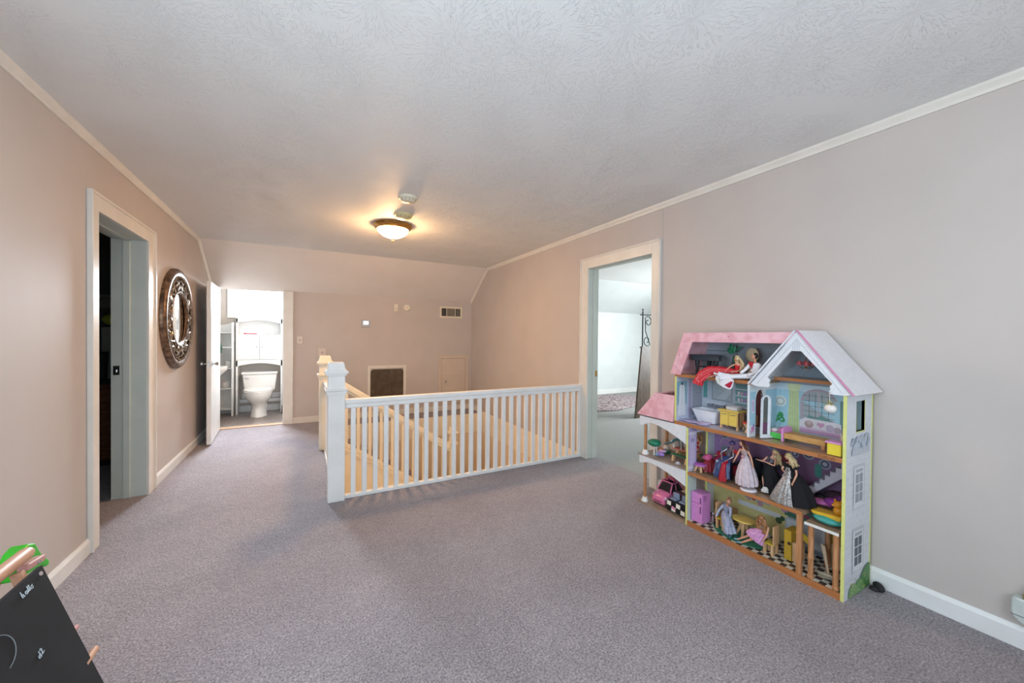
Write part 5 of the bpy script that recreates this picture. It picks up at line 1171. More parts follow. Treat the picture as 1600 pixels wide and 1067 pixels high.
# ------------------------------------------------------------------ dolls
SKIN = P('#d9a184', .45)
SKIN2 = P('#cf8f74', .45)
def skin_body(J, s, side_v, skin, face, upv):
    V3 = Vector; sv = V3(side_v).normalized(); g = lambda k: V3(J[k])
    pel, wai, che, neck, head = g('pelvis'), g('waist'), g('chest'), g('neck'), g('head')
    nodes = []; edges = []
    def nd(p, r, par=None):
        nodes.append((V3(p), r)); i = len(nodes)-1
        if par is not None: edges.append((par, i))
        return i
    a = nd(pel, .0150*s); b = nd(wai, .0100*s, a); c = nd(che, .0140*s, b); d_ = nd(lerp(che, neck, .7), .0065*s, c); e = nd(lerp(neck, head, .45), .0048*s, d_)
    for sg, L in ((1, 'L'), (-1, 'R')):
        sh = lerp(che, neck, .45) + sv*sg*.0205*s
        i = nd(sh, .0062*s, c); el, ha = g('el'+L), g('ha'+L)
        i = nd(lerp(sh, el, .5), .0055*s, i); i = nd(el, .0046*s, i); i = nd(lerp(el, ha, .5), .0042*s, i); i = nd(ha, .0028*s, i)
        fd = (ha-el).normalized(); i2 = nd(ha+fd*.005*s, .0036*s, i)
        hip = pel + sv*sg*.0105*s - V3(upv)*.004*s
        kn, fo = g('kn'+L), g('fo'+L)
        i = nd(hip, .0105*s, a); i = nd(lerp(hip, kn, .5), .0098*s, i); i = nd(kn, .0070*s, i); i = nd(lerp(kn, fo, .4), .0068*s, i); i = nd(fo, .0040*s, i)
        nd(fo+V3(J.get('toe', (-.018, 0, -.006)))*s, .0038*s, i)
    bm = bmesh.new(); lay = bm.verts.layers.skin.verify(); vs = []
    for k, (p, r) in enumerate(nodes):
        v = bm.verts.new(p); v[lay].radius = (r, r*(.8 if k in (0, 2) else 1)); v[lay].use_root = (k == 0); vs.append(v)
    for x, y in edges: bm.edges.new((vs[x], vs[y]))
    me = bpy.data.meshes.new('tmp'); bm.to_mesh(me); bm.free()
    ob = bpy.data.objects.new('tmp', me); COL.objects.link(ob)
    sk = ob.modifiers.new('skin', 'SKIN'); sk.use_smooth_shade = True; sk.branch_smoothing = .5
    sb_ = ob.modifiers.new('sub', 'SUBSURF'); sb_.levels = 1; sb_.render_levels = 1
    bpy.context.view_layer.update()
    ev = bpy.data.meshes.new_from_object(ob.evaluated_get(bpy.context.evaluated_depsgraph_get()))
    m = MB(); m.add([v.co for v in ev.vertices], [list(p.vertices) for p in ev.polygons])
    bpy.data.objects.remove(ob); bpy.data.meshes.remove(me); bpy.data.meshes.remove(ev)
    # head, features, fingers joined into the same mesh
    f = V3(face).normalized(); up = V3(upv).normalized(); up = (up - f*up.dot(f)).normalized(); sd = up.cross(f)
    rot = Matrix((sd, f, up)).transposed()
    m.ell(head, (.0118*s, .0125*s, .0155*s), 14, 10, rot)
    m.ell(head + f*.0122*s - up*.002*s, (.0016*s, .0026*s, .0030*s), 6, 5, rot)
    m.mat(1); 
    for q in (-1, 1): m.ell(head + f*.0112*s + sd*q*.0048*s + up*.0012*s, (.0026*s, .0016*s, .0016*s), 8, 5, rot)
    m.mat(2); m.ell(head + f*.0112*s - up*.0074*s, (.0034*s, .0016*s, .0012*s), 8, 5, rot)
    m.mat(0)
    for q in (-1, 1): m.ell(head + sd*q*.0118*s, (.0016*s, .0025*s, .0036*s), 6, 5, rot)
    for L in 'LR':
        ha = g('ha'+L); fd = (ha-g('el'+L)).normalized(); cr = fd.cross(V3((0, 0, 1)));
        if cr.length < .1: cr = V3((0, 1, 0))
        cr.normalize()
        for q, ln in ((-1.5, .0066), (-.5, .0082), (.5, .0078), (1.5, .006)):
            p0 = ha+fd*.006*s+cr*q*.0016*s; m.tube([p0, p0+fd*ln*.6*s-V3((0, 0, .0006))*s, p0+fd*ln*s-V3((0, 0, .002))*s], [.0010*s, .0009*s, .0006*s], 5)
        p0 = ha+fd*.003*s+cr*.003*s; m.tube([p0, p0+cr*.003*s+fd*.003*s, p0+cr*.003*s+fd*.007*s], [.0012*s, .0010*s, .0007*s], 5)
    return m
def doll(label, J, s=1.0, side_v=(0, 1, 0), face=(-1, -.3, 0), upv=(0, 0, 1), skin=SKIN, lips='#b03a48', eyes='#2c3a52'):
    t = thing('fashion_doll', label, 'doll', (J['pelvis'][0], J['pelvis'][1], J.get('base', J['pelvis'][2])))
    skin_body(J, s, side_v, skin, face, upv).build('body', [skin, P(eyes, .3), P(lips, .4)], t, smooth=True)
    return t
def hair(t, head, face, col, s=1.0, length=.07, n=16, drift=(0, 0, -1), seed=1, wave=.004, up=(0, 0, 1), name='hair', vol=1.0):
    V3 = Vector; h = V3(head); f = V3(face).normalized(); up = V3(up); up = (up-f*up.dot(f)).normalized(); sd = up.cross(f); rot = Matrix((sd, f, up)).transposed()
    m = MB().ell(h - f*.0032*s + up*.0030*s, (.0140*s*vol, .0128*s*vol, .0160*s*vol), 14, 10, rot)
    rr = random.Random(seed); dv_ = V3(drift).normalized()
    for k in range(n):
        a = math.pi*(k+.5)/n; ca, sa = math.cos(a), math.sin(a)
        p0 = h + up*.011*s + sd*ca*.007*s - f*sa*.005*s
        p1 = h + sd*ca*.0155*s*vol - f*(sa*.013*s*vol+.001*s) + up*.001*s
        l = length*(.8+.3*rr.random()); p2 = p1 + dv_*l*.4 + sd*ca*.004*s - f*sa*.003*s + V3((rr.uniform(-wave, wave), rr.uniform(-wave, wave), 0))
        p3 = p1 + dv_*l*.75 + V3((rr.uniform(-wave, wave)*1.6, rr.uniform(-wave, wave)*1.6, 0)); p4 = p1 + dv_*l + V3((rr.uniform(-wave, wave)*2, rr.uniform(-wave, wave)*2, 0))
        m.tube([p0, p1, p2, p3, p4], [.003*s, .0048*s*vol, .0050*s*vol, .0040*s*vol, .0012*s], 6)
    return m.build(name, col if not isinstance(col, str) else P(col, .45), t, smooth=True)
def frustum(t, name, path, rads, mat, folds=9, amp=.12, seed=0, n=54, flat=1.0, smooth=True, xdir=(0, 1, 0), cap=True):
    path = [Vector(p) for p in path]; rings = []; rr = random.Random(seed); ph = rr.random()*6
    xd = Vector(xdir)
    for i, p in enumerate(path):
        d_ = (path[min(i+1, len(path)-1)]-path[max(i-1, 0)]).normalized()
        a = (xd - d_*xd.dot(d_)).normalized(); b = d_.cross(a); t_ = i/(len(path)-1)
        rings.append([p + (a*math.cos(2*math.pi*k/n) + b*flat*math.sin(2*math.pi*k/n))*rads[i]*(1+amp*t_*(math.sin(folds*2*math.pi*k/n+ph)+.35*math.sin((2*folds+3)*2*math.pi*k/n+ph*2))) for k in range(n)])
    return MB().ring(rings, True, cap).build(name, mat, t, smooth=smooth)
def bodice(t, J, mat, s=1.0, side_v=(0, 1, 0), k=1.0, name='bodice', top=.55):
    return frustum(t, name, [J['pelvis'], J['waist'], lerp(J['waist'], J['chest'], .6), J['chest'], lerp(J['chest'], J['neck'], top*.6)], [.0185*s*k, .0128*s*k, .0165*s*k, .0188*s*k, .0182*s*k], mat, folds=5, amp=.02, n=20, flat=.78, xdir=side_v)
def shoulder(J, s, sg, side_v=(0, 1, 0)): return lerp(J['chest'], J['neck'], .45)+Vector(side_v).normalized()*sg*.0205*s
def sleeve(t, J, L, mat, s=1.0, side_v=(0, 1, 0), r=.0078, full=.92, name='sleeve'):
    sh = shoulder(J, s, 1 if L == 'L' else -1, side_v); el, ha = Vector(J['el'+L]), Vector(J['ha'+L])
    return MB().tube([sh, lerp(sh, el, .5), el, lerp(el, ha, full)], [r*1.05*s, r*s, r*.9*s, r*.85*s], 10).build(name, mat, t, smooth=True)
def shoes(t, J, mat, s=1.0):
    for L in 'LR':
        f_ = Vector(J['fo'+L]); toe = f_+Vector(J.get('toe', (-.018, 0, -.006)))*s
        MB().tube([f_+Vector((.003*s, 0, 0)), lerp(f_, toe, .5), toe, toe+(toe-f_)*.12], [.0055*s, .0056*s, .0050*s, .002*s], 8).build('shoe', mat, t, smooth=True)

M_sil = noise_mat('silver_brocade', '#b9b4b0', '#76706c', scale=120, rough=.35, metal=.5, bump=.4, bscale=300, dist=.001)
M_blk = P('#121114', .9)
M_tulle = noise_mat('pale_tulle', '#d3c3c8', '#bfaeb6', scale=70, rough=.9, bump=.4, bscale=150, dist=.002)
M_blond = noise_mat('blond_hair', '#d9c59a', '#b79a68', scale=90, rough=.4, stretch=(3, 3, 1))
M_redsp = noise_mat('red_sequin_cloth', '#c01f28', '#d33038', scale=50, rough=.45, bump=.3, bscale=200, dist=.001)

# 1 red dress, attic
J = dict(head=(2.335, 1.385, 1.143), neck=(2.342, 1.383, 1.119), chest=(2.345, 1.385, 1.098), waist=(2.350, 1.392, 1.070), pelvis=(2.350, 1.400, 1.046),
         elL=(2.330, 1.425, 1.092), haL=(2.310, 1.440, 1.068), elR=(2.325, 1.360, 1.072), haR=(2.305, 1.400, 1.062), knL=(2.315, 1.470, 1.052), foL=(2.245, 1.553, 1.020), knR=(2.310, 1.460, 1.046), foR=(2.242, 1.545, 1.012), base=1.0195, toe=(-.006, .016, -.010))
t = doll('seated blonde doll in a red spotted gown in the dollhouse attic', J, .95, face=(-.9, .3, -.05))
bodice(t, J, M_redsp, .97)
g_ = frustum(t, 'gown_skirt', [(2.350, 1.398, 1.058), (2.330, 1.440, 1.059), (2.305, 1.480, 1.060), (2.270, 1.520, 1.058), (2.240, 1.550, 1.030), (2.234, 1.568, .998)], [.019, .026, .030, .030, .029, .026], M_redsp, 8, .14, 3, flat=.8, xdir=(0, 0, 1))
rq = random.Random(5); m = MB()
for k in range(34):
    q = rq.random(); pth = [(2.350, 1.398, 1.058), (2.305, 1.480, 1.058), (2.240, 1.550, 1.030), (2.234, 1.568, .998)]; i = min(2, int(q*3)); c_ = lerp(pth[i], pth[i+1], q*3-i); a = rq.uniform(1.2, 3.6)
    m.ell(Vector(c_)+Vector((-.033*abs(math.sin(a)), .0, .033*math.cos(a)*.9)), .0026, 6, 4)
m.build('white_spots', P('#e9d9d6', .5), g_, smooth=True)
frustum(t, 'hem_ruffle', [(2.234, 1.564, 1.004), (2.232, 1.572, .985), (2.230, 1.576, .970)], [.025, .030, .027], M_redsp, 7, .2, 8, flat=.8, xdir=(0, 0, 1))
hair(t, J['head'], (-.9, .3, -.05), M_blond, .98, .075, 18, (.1, -.35, -1), 2, .006, vol=1.2)
# 2 man
J = dict(head=(2.318, 1.277, 1.163), neck=(2.318, 1.270, 1.136), chest=(2.322, 1.268, 1.108), waist=(2.324, 1.282, 1.076), pelvis=(2.320, 1.296, 1.046),
         elL=(2.306, 1.318, 1.083), haL=(2.285, 1.335, 1.060), elR=(2.312, 1.228, 1.072), haR=(2.292, 1.296, 1.047), knL=(2.262, 1.370, 1.040), foL=(2.238, 1.445, 1.046), knR=(2.262, 1.350, 1.040), foR=(2.236, 1.430, 1.022), base=1.0195, toe=(-.004, .020, .004))
J['elR'] = (2.312, 1.252, 1.078)
t = doll('reclining dark haired doll in a white suit and red shirt in the attic', J, 1.12, face=(-.75, .65, .1), side_v=(.2, 1, 0), skin=SKIN2)
wh = P('#e4e2e6', .6)
bodice(t, J, wh, 1.22, name='jacket', top=1.0)
m = MB().prism([(1.288, 1.135), (1.268, 1.128), (1.280, 1.085)], 'x', 2.300, 2.3035).prism([(1.300, 1.128), (1.282, 1.130), (1.288, 1.100)], 'x', 2.302, 2.304); m.build('shirt', P('#b8142c', .5), t)
for L in 'LR': sleeve(t, J, L, wh, 1.15, r=.0088)
for k, L in enumerate('LR'):
    hip = Vector(J['pelvis'])+Vector((0, .012*(1-2*k), 0)); kn, fo = Vector(J['kn'+L]), Vector(J['fo'+L])
    MB().tube([hip, lerp(hip, kn, .5), kn, lerp(kn, fo, .5), lerp(kn, fo, .95)], [.016, .0145, .0125, .0135, .017], 12).build('trouser_leg', wh, t, smooth=True)
fl = MB()
fl.prism([(1.44, 1.045), (1.46, 1.02), (1.445, .990), (1.40, .968), (1.365, .962), (1.352, .975), (1.342, 1.018), (1.36, 1.030)], 'x', 2.2340, 2.2375)
fl.build('trouser_flare', wh, t, bevel=.001)
MB().prism([(1.398, .985), (1.370, .970), (1.360, .978), (1.347, 1.012), (1.362, 1.010)], 'x', 2.2325, 2.2340).build('red_gusset', P('#b0103a', .5), t)
MB().prism([(1.455, 1.040), (1.44, .995), (1.425, .985), (1.43, 1.02)], 'x', 2.2315, 2.2335).build('trouser_fold', P('#cdd5cf', .6), t)
m = MB()
h_ = Vector(J['head'])
m.ell(h_+Vector((.006, -.006, .004)), (.0155, .0155, .0175), 14, 10)
m.build('hair', P('#17130f', .5), t, smooth=True)
shoes(t, J, wh, 1.1)
MB().box(2.300, 2.306, 1.262, 1.292, 1.066, 1.074).build('gold_belt', M_brass, t)

# 3 brown haired doll seen through the doorway of the wing
J = dict(head=(2.465, 1.735, .572), neck=(2.470, 1.738, .546), chest=(2.473, 1.740, .523), waist=(2.474, 1.742, .500), pelvis=(2.474, 1.745, .4765),
         elL=(2.468, 1.772, .505), haL=(2.445, 1.772, .485), elR=(2.452, 1.714, .505), haR=(2.428, 1.718, .525), knL=(2.398, 1.755, .474), foL=(2.382, 1.756, .444), knR=(2.398, 1.738, .474), foR=(2.382, 1.738, .444), base=GW+.0775, toe=(-.008, 0, -.004))
t = doll('doll with frizzy light brown hair seen through the side doorway', J, .95, face=(-.8, -.5, -.2))
bodice(t, J, P('#b01f30', .6), .95); hair(t, J['head'], (-.8, -.5, -.2), noise_mat('brown_hair', '#b08a5e', '#7d5a38', scale=90, rough=.5), 1.05, .05, 20, (0, 0, -1), 4, .006, vol=1.3)
# 4 slumped doll in pink and red
J = dict(head=(2.455, 1.520, .505), neck=(2.450, 1.535, .490), chest=(2.445, 1.552, .478), waist=(2.44, 1.575, .455), pelvis=(2.435, 1.592, .425),
         elL=(2.42, 1.580, .480), haL=(2.395, 1.555, .490), elR=(2.43, 1.53, .470), haR=(2.40, 1.515, .455), knL=(2.40, 1.605, .455), foL=(2.400, 1.600, .395), knR=(2.40, 1.585, .450), foR=(2.400, 1.575, .395), base=G2)
t = doll('slumped doll in a pink and red gown behind the lilac toy stool', J, 1.0, face=(-.8, .1, .3))
bodice(t, J, P('#a52a48', .6), 1.0)
frustum(t, 'gown_skirt', [(2.435, 1.590, .435), (2.415, 1.600, .435), (2.400, 1.600, .420), (2.396, 1.592, .400), (2.396, 1.591, .377)], [.022, .034, .042, .044, .046], P('#8c1f30', .6), 7, .18, 5, flat=.85, n=60)
frustum(t, 'pink_overskirt', [(2.43, 1.600, .462), (2.42, 1.612, .458), (2.405, 1.620, .448), (2.400, 1.622, .440)], [.014, .026, .028, .022], P('#cf5c8a', .5), 6, .15, 6)
frustum(t, 'shawl', [(2.44, 1.56, .500), (2.42, 1.52, .498), (2.41, 1.49, .478)], [.016, .017, .012], P('#b8243c', .5), 5, .15, 7)
MB().box(2.42, 2.46, 1.565, 1.615, G2, .412).build('support_block', P('#3a2f48', .7), t)
hair(t, J['head'], (-.8, .1, .3), P('#6b2a22', .5), 1.0, .04, 14, (.2, -.2, -1), 9)
# 5 masked fairy doll in dark blue
J = dict(head=(2.375, 1.430, .600), neck=(2.382, 1.440, .574), chest=(2.385, 1.450, .550), waist=(2.388, 1.458, .520), pelvis=(2.388, 1.462, .490),
         elL=(2.360, 1.492, .532), haL=(2.338, 1.475, .508), elR=(2.360, 1.415, .525), haR=(2.335, 1.440, .500), knL=(2.335, 1.498, .478), foL=(2.330, 1.510, .395), knR=(2.335, 1.440, .470), foR=(2.332, 1.430, .392), base=G2)
t = doll('doll in dark blue and silver with a shiny purple helmet mask', J, 1.08, face=(-.85, -.4, .1), skin=P('#9c7a78', .5))
M_dblue = noise_mat('dark_blue_satin', '#27335c', '#3f5080', scale=50, rough=.35)
M_glit = noise_mat('silver_scales', '#b7b4c4', '#5b5566', scale=90, rough=.25, metal=.7)
bodice(t, J, M_glit, 1.1, top=.9)
for L in 'LR': sleeve(t, J, L, M_glit, 1.1, r=.0075, full=.6)
frustum(t, 'skirt_panels', [(2.385, 1.462, .505), (2.362, 1.468, .490), (2.340, 1.470, .460), (2.338, 1.472, .420), (2.340, 1.475, .385)], [.020, .036, .044, .042, .046], M_dblue, 6, .25, 4, flat=.7)
for k, L in enumerate('LR'):
    kn, fo = Vector(J['kn'+L]), Vector(J['fo'+L]); hp = Vector(J['pelvis'])
    MB().tube([lerp(hp, kn, .4), kn+Vector((-.004, 0, .002)), lerp(kn, fo, .5), fo], [.012, .012, .011, .014], 10).build('legging', P('#9db4cf' if k == 0 else '#566a8c', .4), t, smooth=True)
frustum(t, 'red_sash', [(2.345, 1.445, .492), (2.315, 1.445, .478), (2.306, 1.446, .44), (2.305, 1.448, .40), (2.305, 1.448, .372)], [.010, .014, .016, .020, .021], P('#a8182c', .5), 5, .2, 3, flat=.6)
m = MB().ell(Vector(J['head'])+Vector((-.002, 0, .008)), (.0185, .0185, .015), 16, 10); m.build('helmet', P('#5a4a7c', .08), t, smooth=True)
for a0, col in ((1, '#b9bcc6'), (-1, '#9aa0b0')):
    h_ = Vector(J['head'])
    MB().tube([h_+Vector((0, .006*a0, .014)), h_+Vector((-.004, .030*a0, .032)), h_+Vector((-.006, .060*a0, .022)), h_+Vector((-.008, .078*a0, -.012))], [.003, .006, .005, .0015], 8, flat=.4).build('antenna_ribbon', P(col, .3), t, smooth=True)
MB().prism([(1.405, .575), (1.375, .565), (1.395, .545), (1.418, .556)], 'x', 2.36, 2.364).build('red_collar', P('#b21f30', .4), t)
MB().box(2.372, 2.405, 1.444, 1.484, G2, .478).build('seat_block', P('#2a2440', .7), t)
# dark clothes behind the standing dolls
t = thing('costume_pile', 'pile of dark red and black doll costumes against the second floor back wall', 'clothes heap', (2.50, 1.42, G2))
for k, (c_, x, y, z, rx, ry, rz) in enumerate([('#1a1418', 2.50, 1.40, .43, .04, .07, .06), ('#8c1424', 2.49, 1.46, .40, .04, .04, .035), ('#15181f', 2.49, 1.34, .45, .035, .04, .08), ('#a01828', 2.47, 1.385, .39, .025, .035, .022), ('#23304a', 2.50, 1.50, .41, .03, .03, .04)]):
    vs = MB().ell((x-.012, y, max(z, G2+rz+.005)), (rx, ry, rz), 16, 10)
    vs.v = [(v[0]+.003*math.sin(v[1]*210+k), v[1]+.003*math.sin(v[2]*180), v[2]+.004*math.sin(v[1]*160+v[0]*150+k)) for v in vs.v]
    vs.build('costume', P(c_, .85), t, smooth=True)
# 6 tulle gown on a stand
J = dict(head=(2.330, 1.345, .632), neck=(2.334, 1.337, .608), chest=(2.335, 1.332, .585), waist=(2.335, 1.328, .556), pelvis=(2.335, 1.322, .530),
         elL=(2.325, 1.366, .562), haL=(2.312, 1.380, .520), elR=(2.330, 1.290, .560), haR=(2.318, 1.272, .522), knL=(2.335, 1.330, .460), foL=(2.335, 1.330, .400), knR=(2.335, 1.312, .460), foR=(2.335, 1.300, .395), base=G2)
t = doll('doll standing on a round stand in a pale tulle ball gown', J, 1.08, face=(-.7, .7, .05))
bodice(t, J, noise_mat('lace_bodice', '#b8a4a4', '#8f7c78', scale=120, rough=.5), 1.06)
frustum(t, 'tulle_skirt', [(2.335, 1.325, .560), (2.332, 1.322, .535), (2.328, 1.318, .500), (2.326, 1.314, .460), (2.325, 1.310, .420), (2.325, 1.309, .396)], [.014, .026, .040, .051, .057, .055], M_tulle, 13, .08, 2, n=90)
MB().ell((2.312, 1.328, .558), (.006, .012, .010), 10, 6).build('waist_flower', P('#b98a90', .6), t, smooth=True)
st_ = MB().lathe([(.001, 0), (.044, 0), (.045, .004), (.038, .012), (.001, .014)], (2.325, 1.300, G2), 30).build('stand_base', P('#e6dde2', .25), t, smooth=True)
MB().tube([(2.325, 1.300, G2+.013), (2.327, 1.304, .44)], .0045, 10).build('stand_rod', P('#e9e4e6', .3), st_, smooth=True)
hair(t, J['head'], (-.7, .7, .05), noise_mat('auburn_hair', '#6a3f2c', '#4a2a1c', scale=90, rough=.45), 1.05, .05, 16, (.2, -.5, -1), 3)
# 7 black gown, arms folded
J = dict(head=(2.410, 1.200, .603), neck=(2.409, 1.212, .582), chest=(2.407, 1.220, .562), waist=(2.407, 1.226, .535), pelvis=(2.407, 1.228, .508),
         elL=(2.388, 1.256, .540), haL=(2.376, 1.274, .546), elR=(2.377, 1.185, .536), haR=(2.360, 1.240, .552), knL=(2.375, 1.245, .450), foL=(2.356, 1.228, .398), knR=(2.375, 1.215, .450), foR=(2.356, 1.208, .396), base=G2, toe=(-.016, .004, -.012))
t = doll('blonde doll bending with folded arms in a long black skirt', J, 1.05, face=(-.85, .3, -.5))
bodice(t, J, noise_mat('grey_satin', '#a39aa6', '#2a2730', scale=40, rough=.35), 1.06)
frustum(t, 'black_skirt', [(2.405, 1.226, .540), (2.403, 1.224, .515), (2.402, 1.220, .480), (2.405, 1.212, .435), (2.407, 1.207, .395), (2.407, 1.207, .372)], [.015, .030, .040, .050, .056, .058], M_blk, 8, .07, 2)
shoes(t, J, P('#e2dcd8', .4), 1.1)
frustum(t, 'white_hem', [(2.356, 1.222, .405), (2.352, 1.220, .390), (2.350, 1.219, .376)], [.012, .018, .020], P('#d9d2cc', .7), 6, .08, 2, flat=.7)
hair(t, J['head'], (-.85, .3, -.5), M_blond, 1.05, .075, 18, (-.1, -.35, -1), 6, .004)
# 8 silver and black gown
J = dict(head=(2.330, 1.095, .622), neck=(2.335, 1.086, .598), chest=(2.337, 1.083, .574), waist=(2.338, 1.085, .545), pelvis=(2.338, 1.086, .518),
         elL=(2.318, 1.118, .548), haL=(2.295, 1.098, .548), elR=(2.318, 1.046, .538), haR=(2.300, 1.054, .498), knL=(2.33, 1.09, .450), foL=(2.33, 1.09, .395), knR=(2.33, 1.075, .450), foR=(2.33, 1.075, .395), base=G2)
t = doll('curly blonde doll in a black velvet gown with a silver brocade front', J, 1.1, face=(-.55, .8, .05))
bodice(t, J, M_blk, 1.1, top=.9)
for L in 'LR':
    sh = shoulder(J, 1.1, 1 if L == 'L' else -1); MB().ell(lerp(sh, J['el'+L], .3), (.013, .013, .015), 12, 8).build('puff_sleeve', M_blk, t, smooth=True)
frustum(t, 'black_overgown', [(2.340, 1.084, .548), (2.345, 1.075, .520), (2.352, 1.062, .480), (2.360, 1.050, .440), (2.366, 1.044, .400), (2.368, 1.042, .372)], [.016, .031, .045, .056, .062, .064], M_blk, 7, .07, 2)
frustum(t, 'silver_front', [(2.328, 1.086, .548), (2.322, 1.090, .520), (2.316, 1.098, .480), (2.312, 1.104, .440), (2.310, 1.110, .400), (2.310, 1.112, .368)], [.010, .018, .029, .040, .050, .058], M_sil, 9, .09, 4, flat=.55)
m = MB()
for q in (-.003, .003): m.tube([(2.319, 1.088+q*2, .560), (2.312, 1.088+q*4, .535), (2.308, 1.090+q*7, .512)], .0022, 6)
m.ell((2.317, 1.088, .560), (.004, .012, .006), 8, 6); m.build('silver_bow', M_sil, t, smooth=True)
hair(t, J['head'], (-.55, .8, .05), M_blond, 1.1, .055, 20, (.1, -.35, -1), 12, .009, vol=1.15)
# 9 silver gown, seated
J = dict(head=(2.350, 1.432, .238), neck=(2.362, 1.448, .212), chest=(2.370, 1.458, .188), waist=(2.374, 1.466, .160), pelvis=(2.372, 1.470, .130),
         elL=(2.350, 1.495, .162), haL=(2.330, 1.500, .122), elR=(2.350, 1.420, .165), haR=(2.335, 1.425, .135), knL=(2.328, 1.425, .118), foL=(2.312, 1.408, .056), knR=(2.325, 1.412, .116), foR=(2.308, 1.392, .056), base=GT, toe=(-.015, 0, -.006))
M_silk = noise_mat('silver_blue_silk', '#a9aec2', '#848aa3', scale=60, rough=.35, bump=.2, bscale=200, dist=.001)
t = doll('seated doll in a silvery blue long gown at the yellow toy table', J, 1.08, face=(-.85, -.3, -.15))
bodice(t, J, M_silk, 1.1, top=1.0)
for L in 'LR': sleeve(t, J, L, M_silk, 1.08, r=.0082, full=.95)
frustum(t, 'gown_skirt', [(2.368, 1.468, .150), (2.350, 1.452, .140), (2.330, 1.430, .128), (2.320, 1.412, .105), (2.316, 1.402, .080), (2.316, 1.398, .066)], [.020, .028, .029, .030, .034, .036], M_silk, 8, .10, 4)
shoes(t, J, P('#5f7f96', .4), 1.0)
m = MB().ell(Vector(J['head'])+Vector((.004, .001, .006)), (.0155, .0160, .0165), 14, 10).ell(Vector(J['head'])+Vector((.014, .004, .018)), (.010, .010, .009), 10, 8)
m.build('hair_bun', P('#a5705a', .5), t, smooth=True)
# 10 pink skirt, seated
J = dict(head=(2.318, 1.222, .224), neck=(2.330, 1.214, .200), chest=(2.336, 1.210, .178), waist=(2.340, 1.209, .156), pelvis=(2.340, 1.210, .132),
         elL=(2.320, 1.244, .152), haL=(2.300, 1.250, .120), elR=(2.304, 1.184, .150), haR=(2.290, 1.196, .120), knL=(2.305, 1.278, .108), foL=(2.298, 1.340, .058), knR=(2.296, 1.258, .098), foR=(2.290, 1.318, .050), base=G1, toe=(-.004, .020, -.005))
t = doll('seated doll with very long wavy hair in a striped pink skirt', J, 1.08, face=(-.95, .1, -.25))
bodice(t, J, P('#7d9aa6', .5), 1.08)
frustum(t, 'pleated_skirt', [(2.340, 1.210, .150), (2.325, 1.222, .141), (2.306, 1.238, .124), (2.298, 1.247, .104)], [.018, .032, .044, .048], noise_mat('striped_pink', '#d29ac4', '#b87fae', scale=60, rough=.5), 16, .10, 2, n=96, flat=.8)
shoes(t, J, P('#7fa0ae', .4), 1.0)
hair(t, J['head'], (-.95, .1, -.25), noise_mat('light_brown_hair', '#a9794c', '#7f5530', scale=90, rough=.45), 1.10, .095, 22, (-.05, -.05, -1), 15, .007, vol=1.2)

# ------------------------------------------------------------------ easel with chalkboard
t = thing('easel', 'small wooden easel with black chalkboard and green plastic corner cap', 'easel', (-.72, 1.45, 0))
EY = 1.683
def bd_pt(y, k): return Vector((-.697+.093*k, y, .558-.289*k))   # k runs down the board
k1 = 1.62; y0 = .95; off = Vector((.0105, 0, .0034))
m = MB(); c_ = [bd_pt(EY, 0), bd_pt(EY, k1), bd_pt(y0, k1), bd_pt(y0, 0)]
m.add(c_ + [p-off for p in c_], [(0, 1, 2, 3), (7, 6, 5, 4), (0, 4, 5, 1), (1, 5, 6, 2), (2, 6, 7, 3), (3, 7, 4, 0)])
m.build('chalkboard', noise_mat('chalkboard_black', '#131418', '#1d1e22', scale=6, rough=.85, lo=.45, hi=.7), t)
for yy, kk in ((EY-.02, .055),):
    p = bd_pt(yy, kk); MB().tube([p, p+off*.25], .006, 10).build('screw', P('#b9a9a4', .4), t)
# wooden top beam, legs, bolt; green cap
M_eas = noise_mat('beech', '#c99a7c', '#b98668', scale=10, rough=.5, stretch=(4, 1, 4))
MB().tube([(-.735, .95, .597), (-.735, 1.690, .597), (-.735, 1.706, .597), (-.735, 1.716, .597)], [.019, .019, .015, .006], 14).build('top_beam', M_eas, t, smooth=True)
for yy in (1.635, .98):
    MB().beam((-.727, yy, .570), (-.566, yy, .004), .028, .014, (0, 1, 0)).build('front_leg', M_eas, t, bevel=.003)
for yy in (1.690, .98):
    MB().beam((-.790, yy, .560), (-.96, yy, .004), .034, .022, (0, 1, 0)).build('rear_leg', M_eas, t, bevel=.004)
cap = [(1.690, .552), (1.698, .575), (1.722, .597), (1.752, .604), (1.785, .592), (1.805, .560), (1.826, .530), (1.861, .500), (1.860, .480), (1.845, .484), (1.812, .503), (1.764, .508), (1.690, .520)]
MB().prism(cap, 'x', -.795, -.752).build('green_cap', P('#3cc02c', .35), t, bevel=.007, seg=3)
MB().beam((-.735, 1.68, .560), (-.735, 1.765, .548), .020, .026, (1, 0, 0)).build('pink_clip', P('#c9938c', .5), t, bevel=.004)
MB().tube([(-.727, 1.725, .553), (-.718, 1.725, .553)], .006, 10).build('bolt', M_chrome, t)
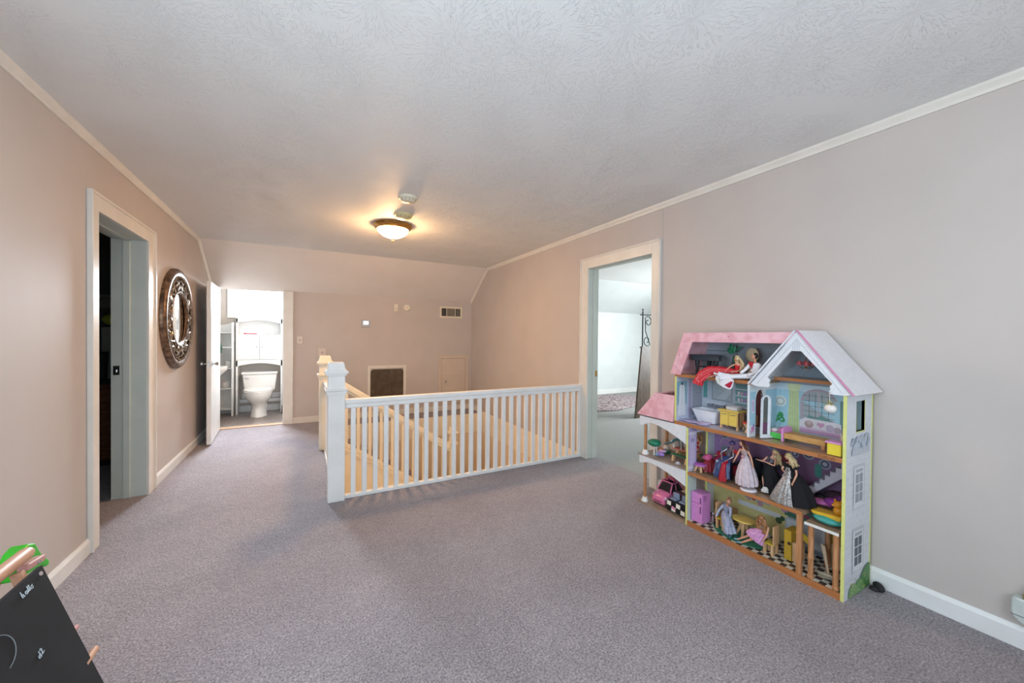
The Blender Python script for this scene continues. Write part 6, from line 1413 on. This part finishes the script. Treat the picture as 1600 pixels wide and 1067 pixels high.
MB().tube([(-.640, 1.66, .322), (-.640, 1.724, .322)], .008, 10).build('peg', P('#c9938c', .5), t, smooth=True)
MB().tube([(-.600, 1.66, .228), (-.600, 1.735, .228)], .010, 10).build('tray_dowel', M_eas, t, smooth=True)
# chalk writing on the board (board space: a = metres from the right corner leftwards, b = metres down)
nb = Vector((.95, 0, .305)).normalized(); dn_ = Vector((.093, 0, -.289)).normalized()
def bp3(a, b): return Vector((-.697, EY, .558)) + Vector((0, -1, 0))*a + dn_*b + nb*.0016
def stroke(pts, nm='chalk_writing', r=.0014, col='#b9c4c8'):
    return MB().tube([bp3(a, b) for a, b in pts], r, 5)
def word(strokes, ox, oy, sc, name, rot=0, lab=None, col='#c2ccd0', r=.0014):
    m = MB(); cr, sr = math.cos(R(rot)), math.sin(R(rot))
    for st__ in strokes:
        m.tube([bp3(ox - (x*cr - y*sr)*sc, oy - (x*sr + y*cr*.8)*sc) for x, y in st__], r, 5)
    return m.build(name, P(col, .9), t)
hallo = [[(0, .3), (.1, 1.0), (.05, 0), (.15, .5), (.28, .5), (.32, 0), (.45, .15)],
         [(.95, .45), (.75, .5), (.65, .2), (.8, 0), (.95, .2), (.97, .5), (1.0, .05), (1.15, .15)],
         [(1.15, .15), (1.35, .9), (1.28, .95), (1.25, .1), (1.42, .1)], [(1.42, .1), (1.62, .9), (1.55, .95), (1.52, .1), (1.68, .15)],
         [(1.95, .5), (1.75, .4), (1.75, .1), (1.95, .0), (2.1, .25), (1.95, .5), (2.15, .55)]]
word(hallo, .117, .036, .0235, 'chalk_word', rot=3, r=.0011)
word([[(.4, .5), (.1, .4), (.05, .1), (.3, 0), (.42, .3), (.5, 1.0), (.45, 0)], [(.7, .8), (.9, 1.0), (1.05, .8), (.7, .05), (1.2, .15)]],   .162, .200, .022, 'chalk_mark', rot=10, r=.0011)
word([[(math.cos(R(a)), math.sin(R(a))) for a in range(-80, 100, 12)]], .258, .105, .056, 'chalk_circle', col='#7d8588', r=.0011)
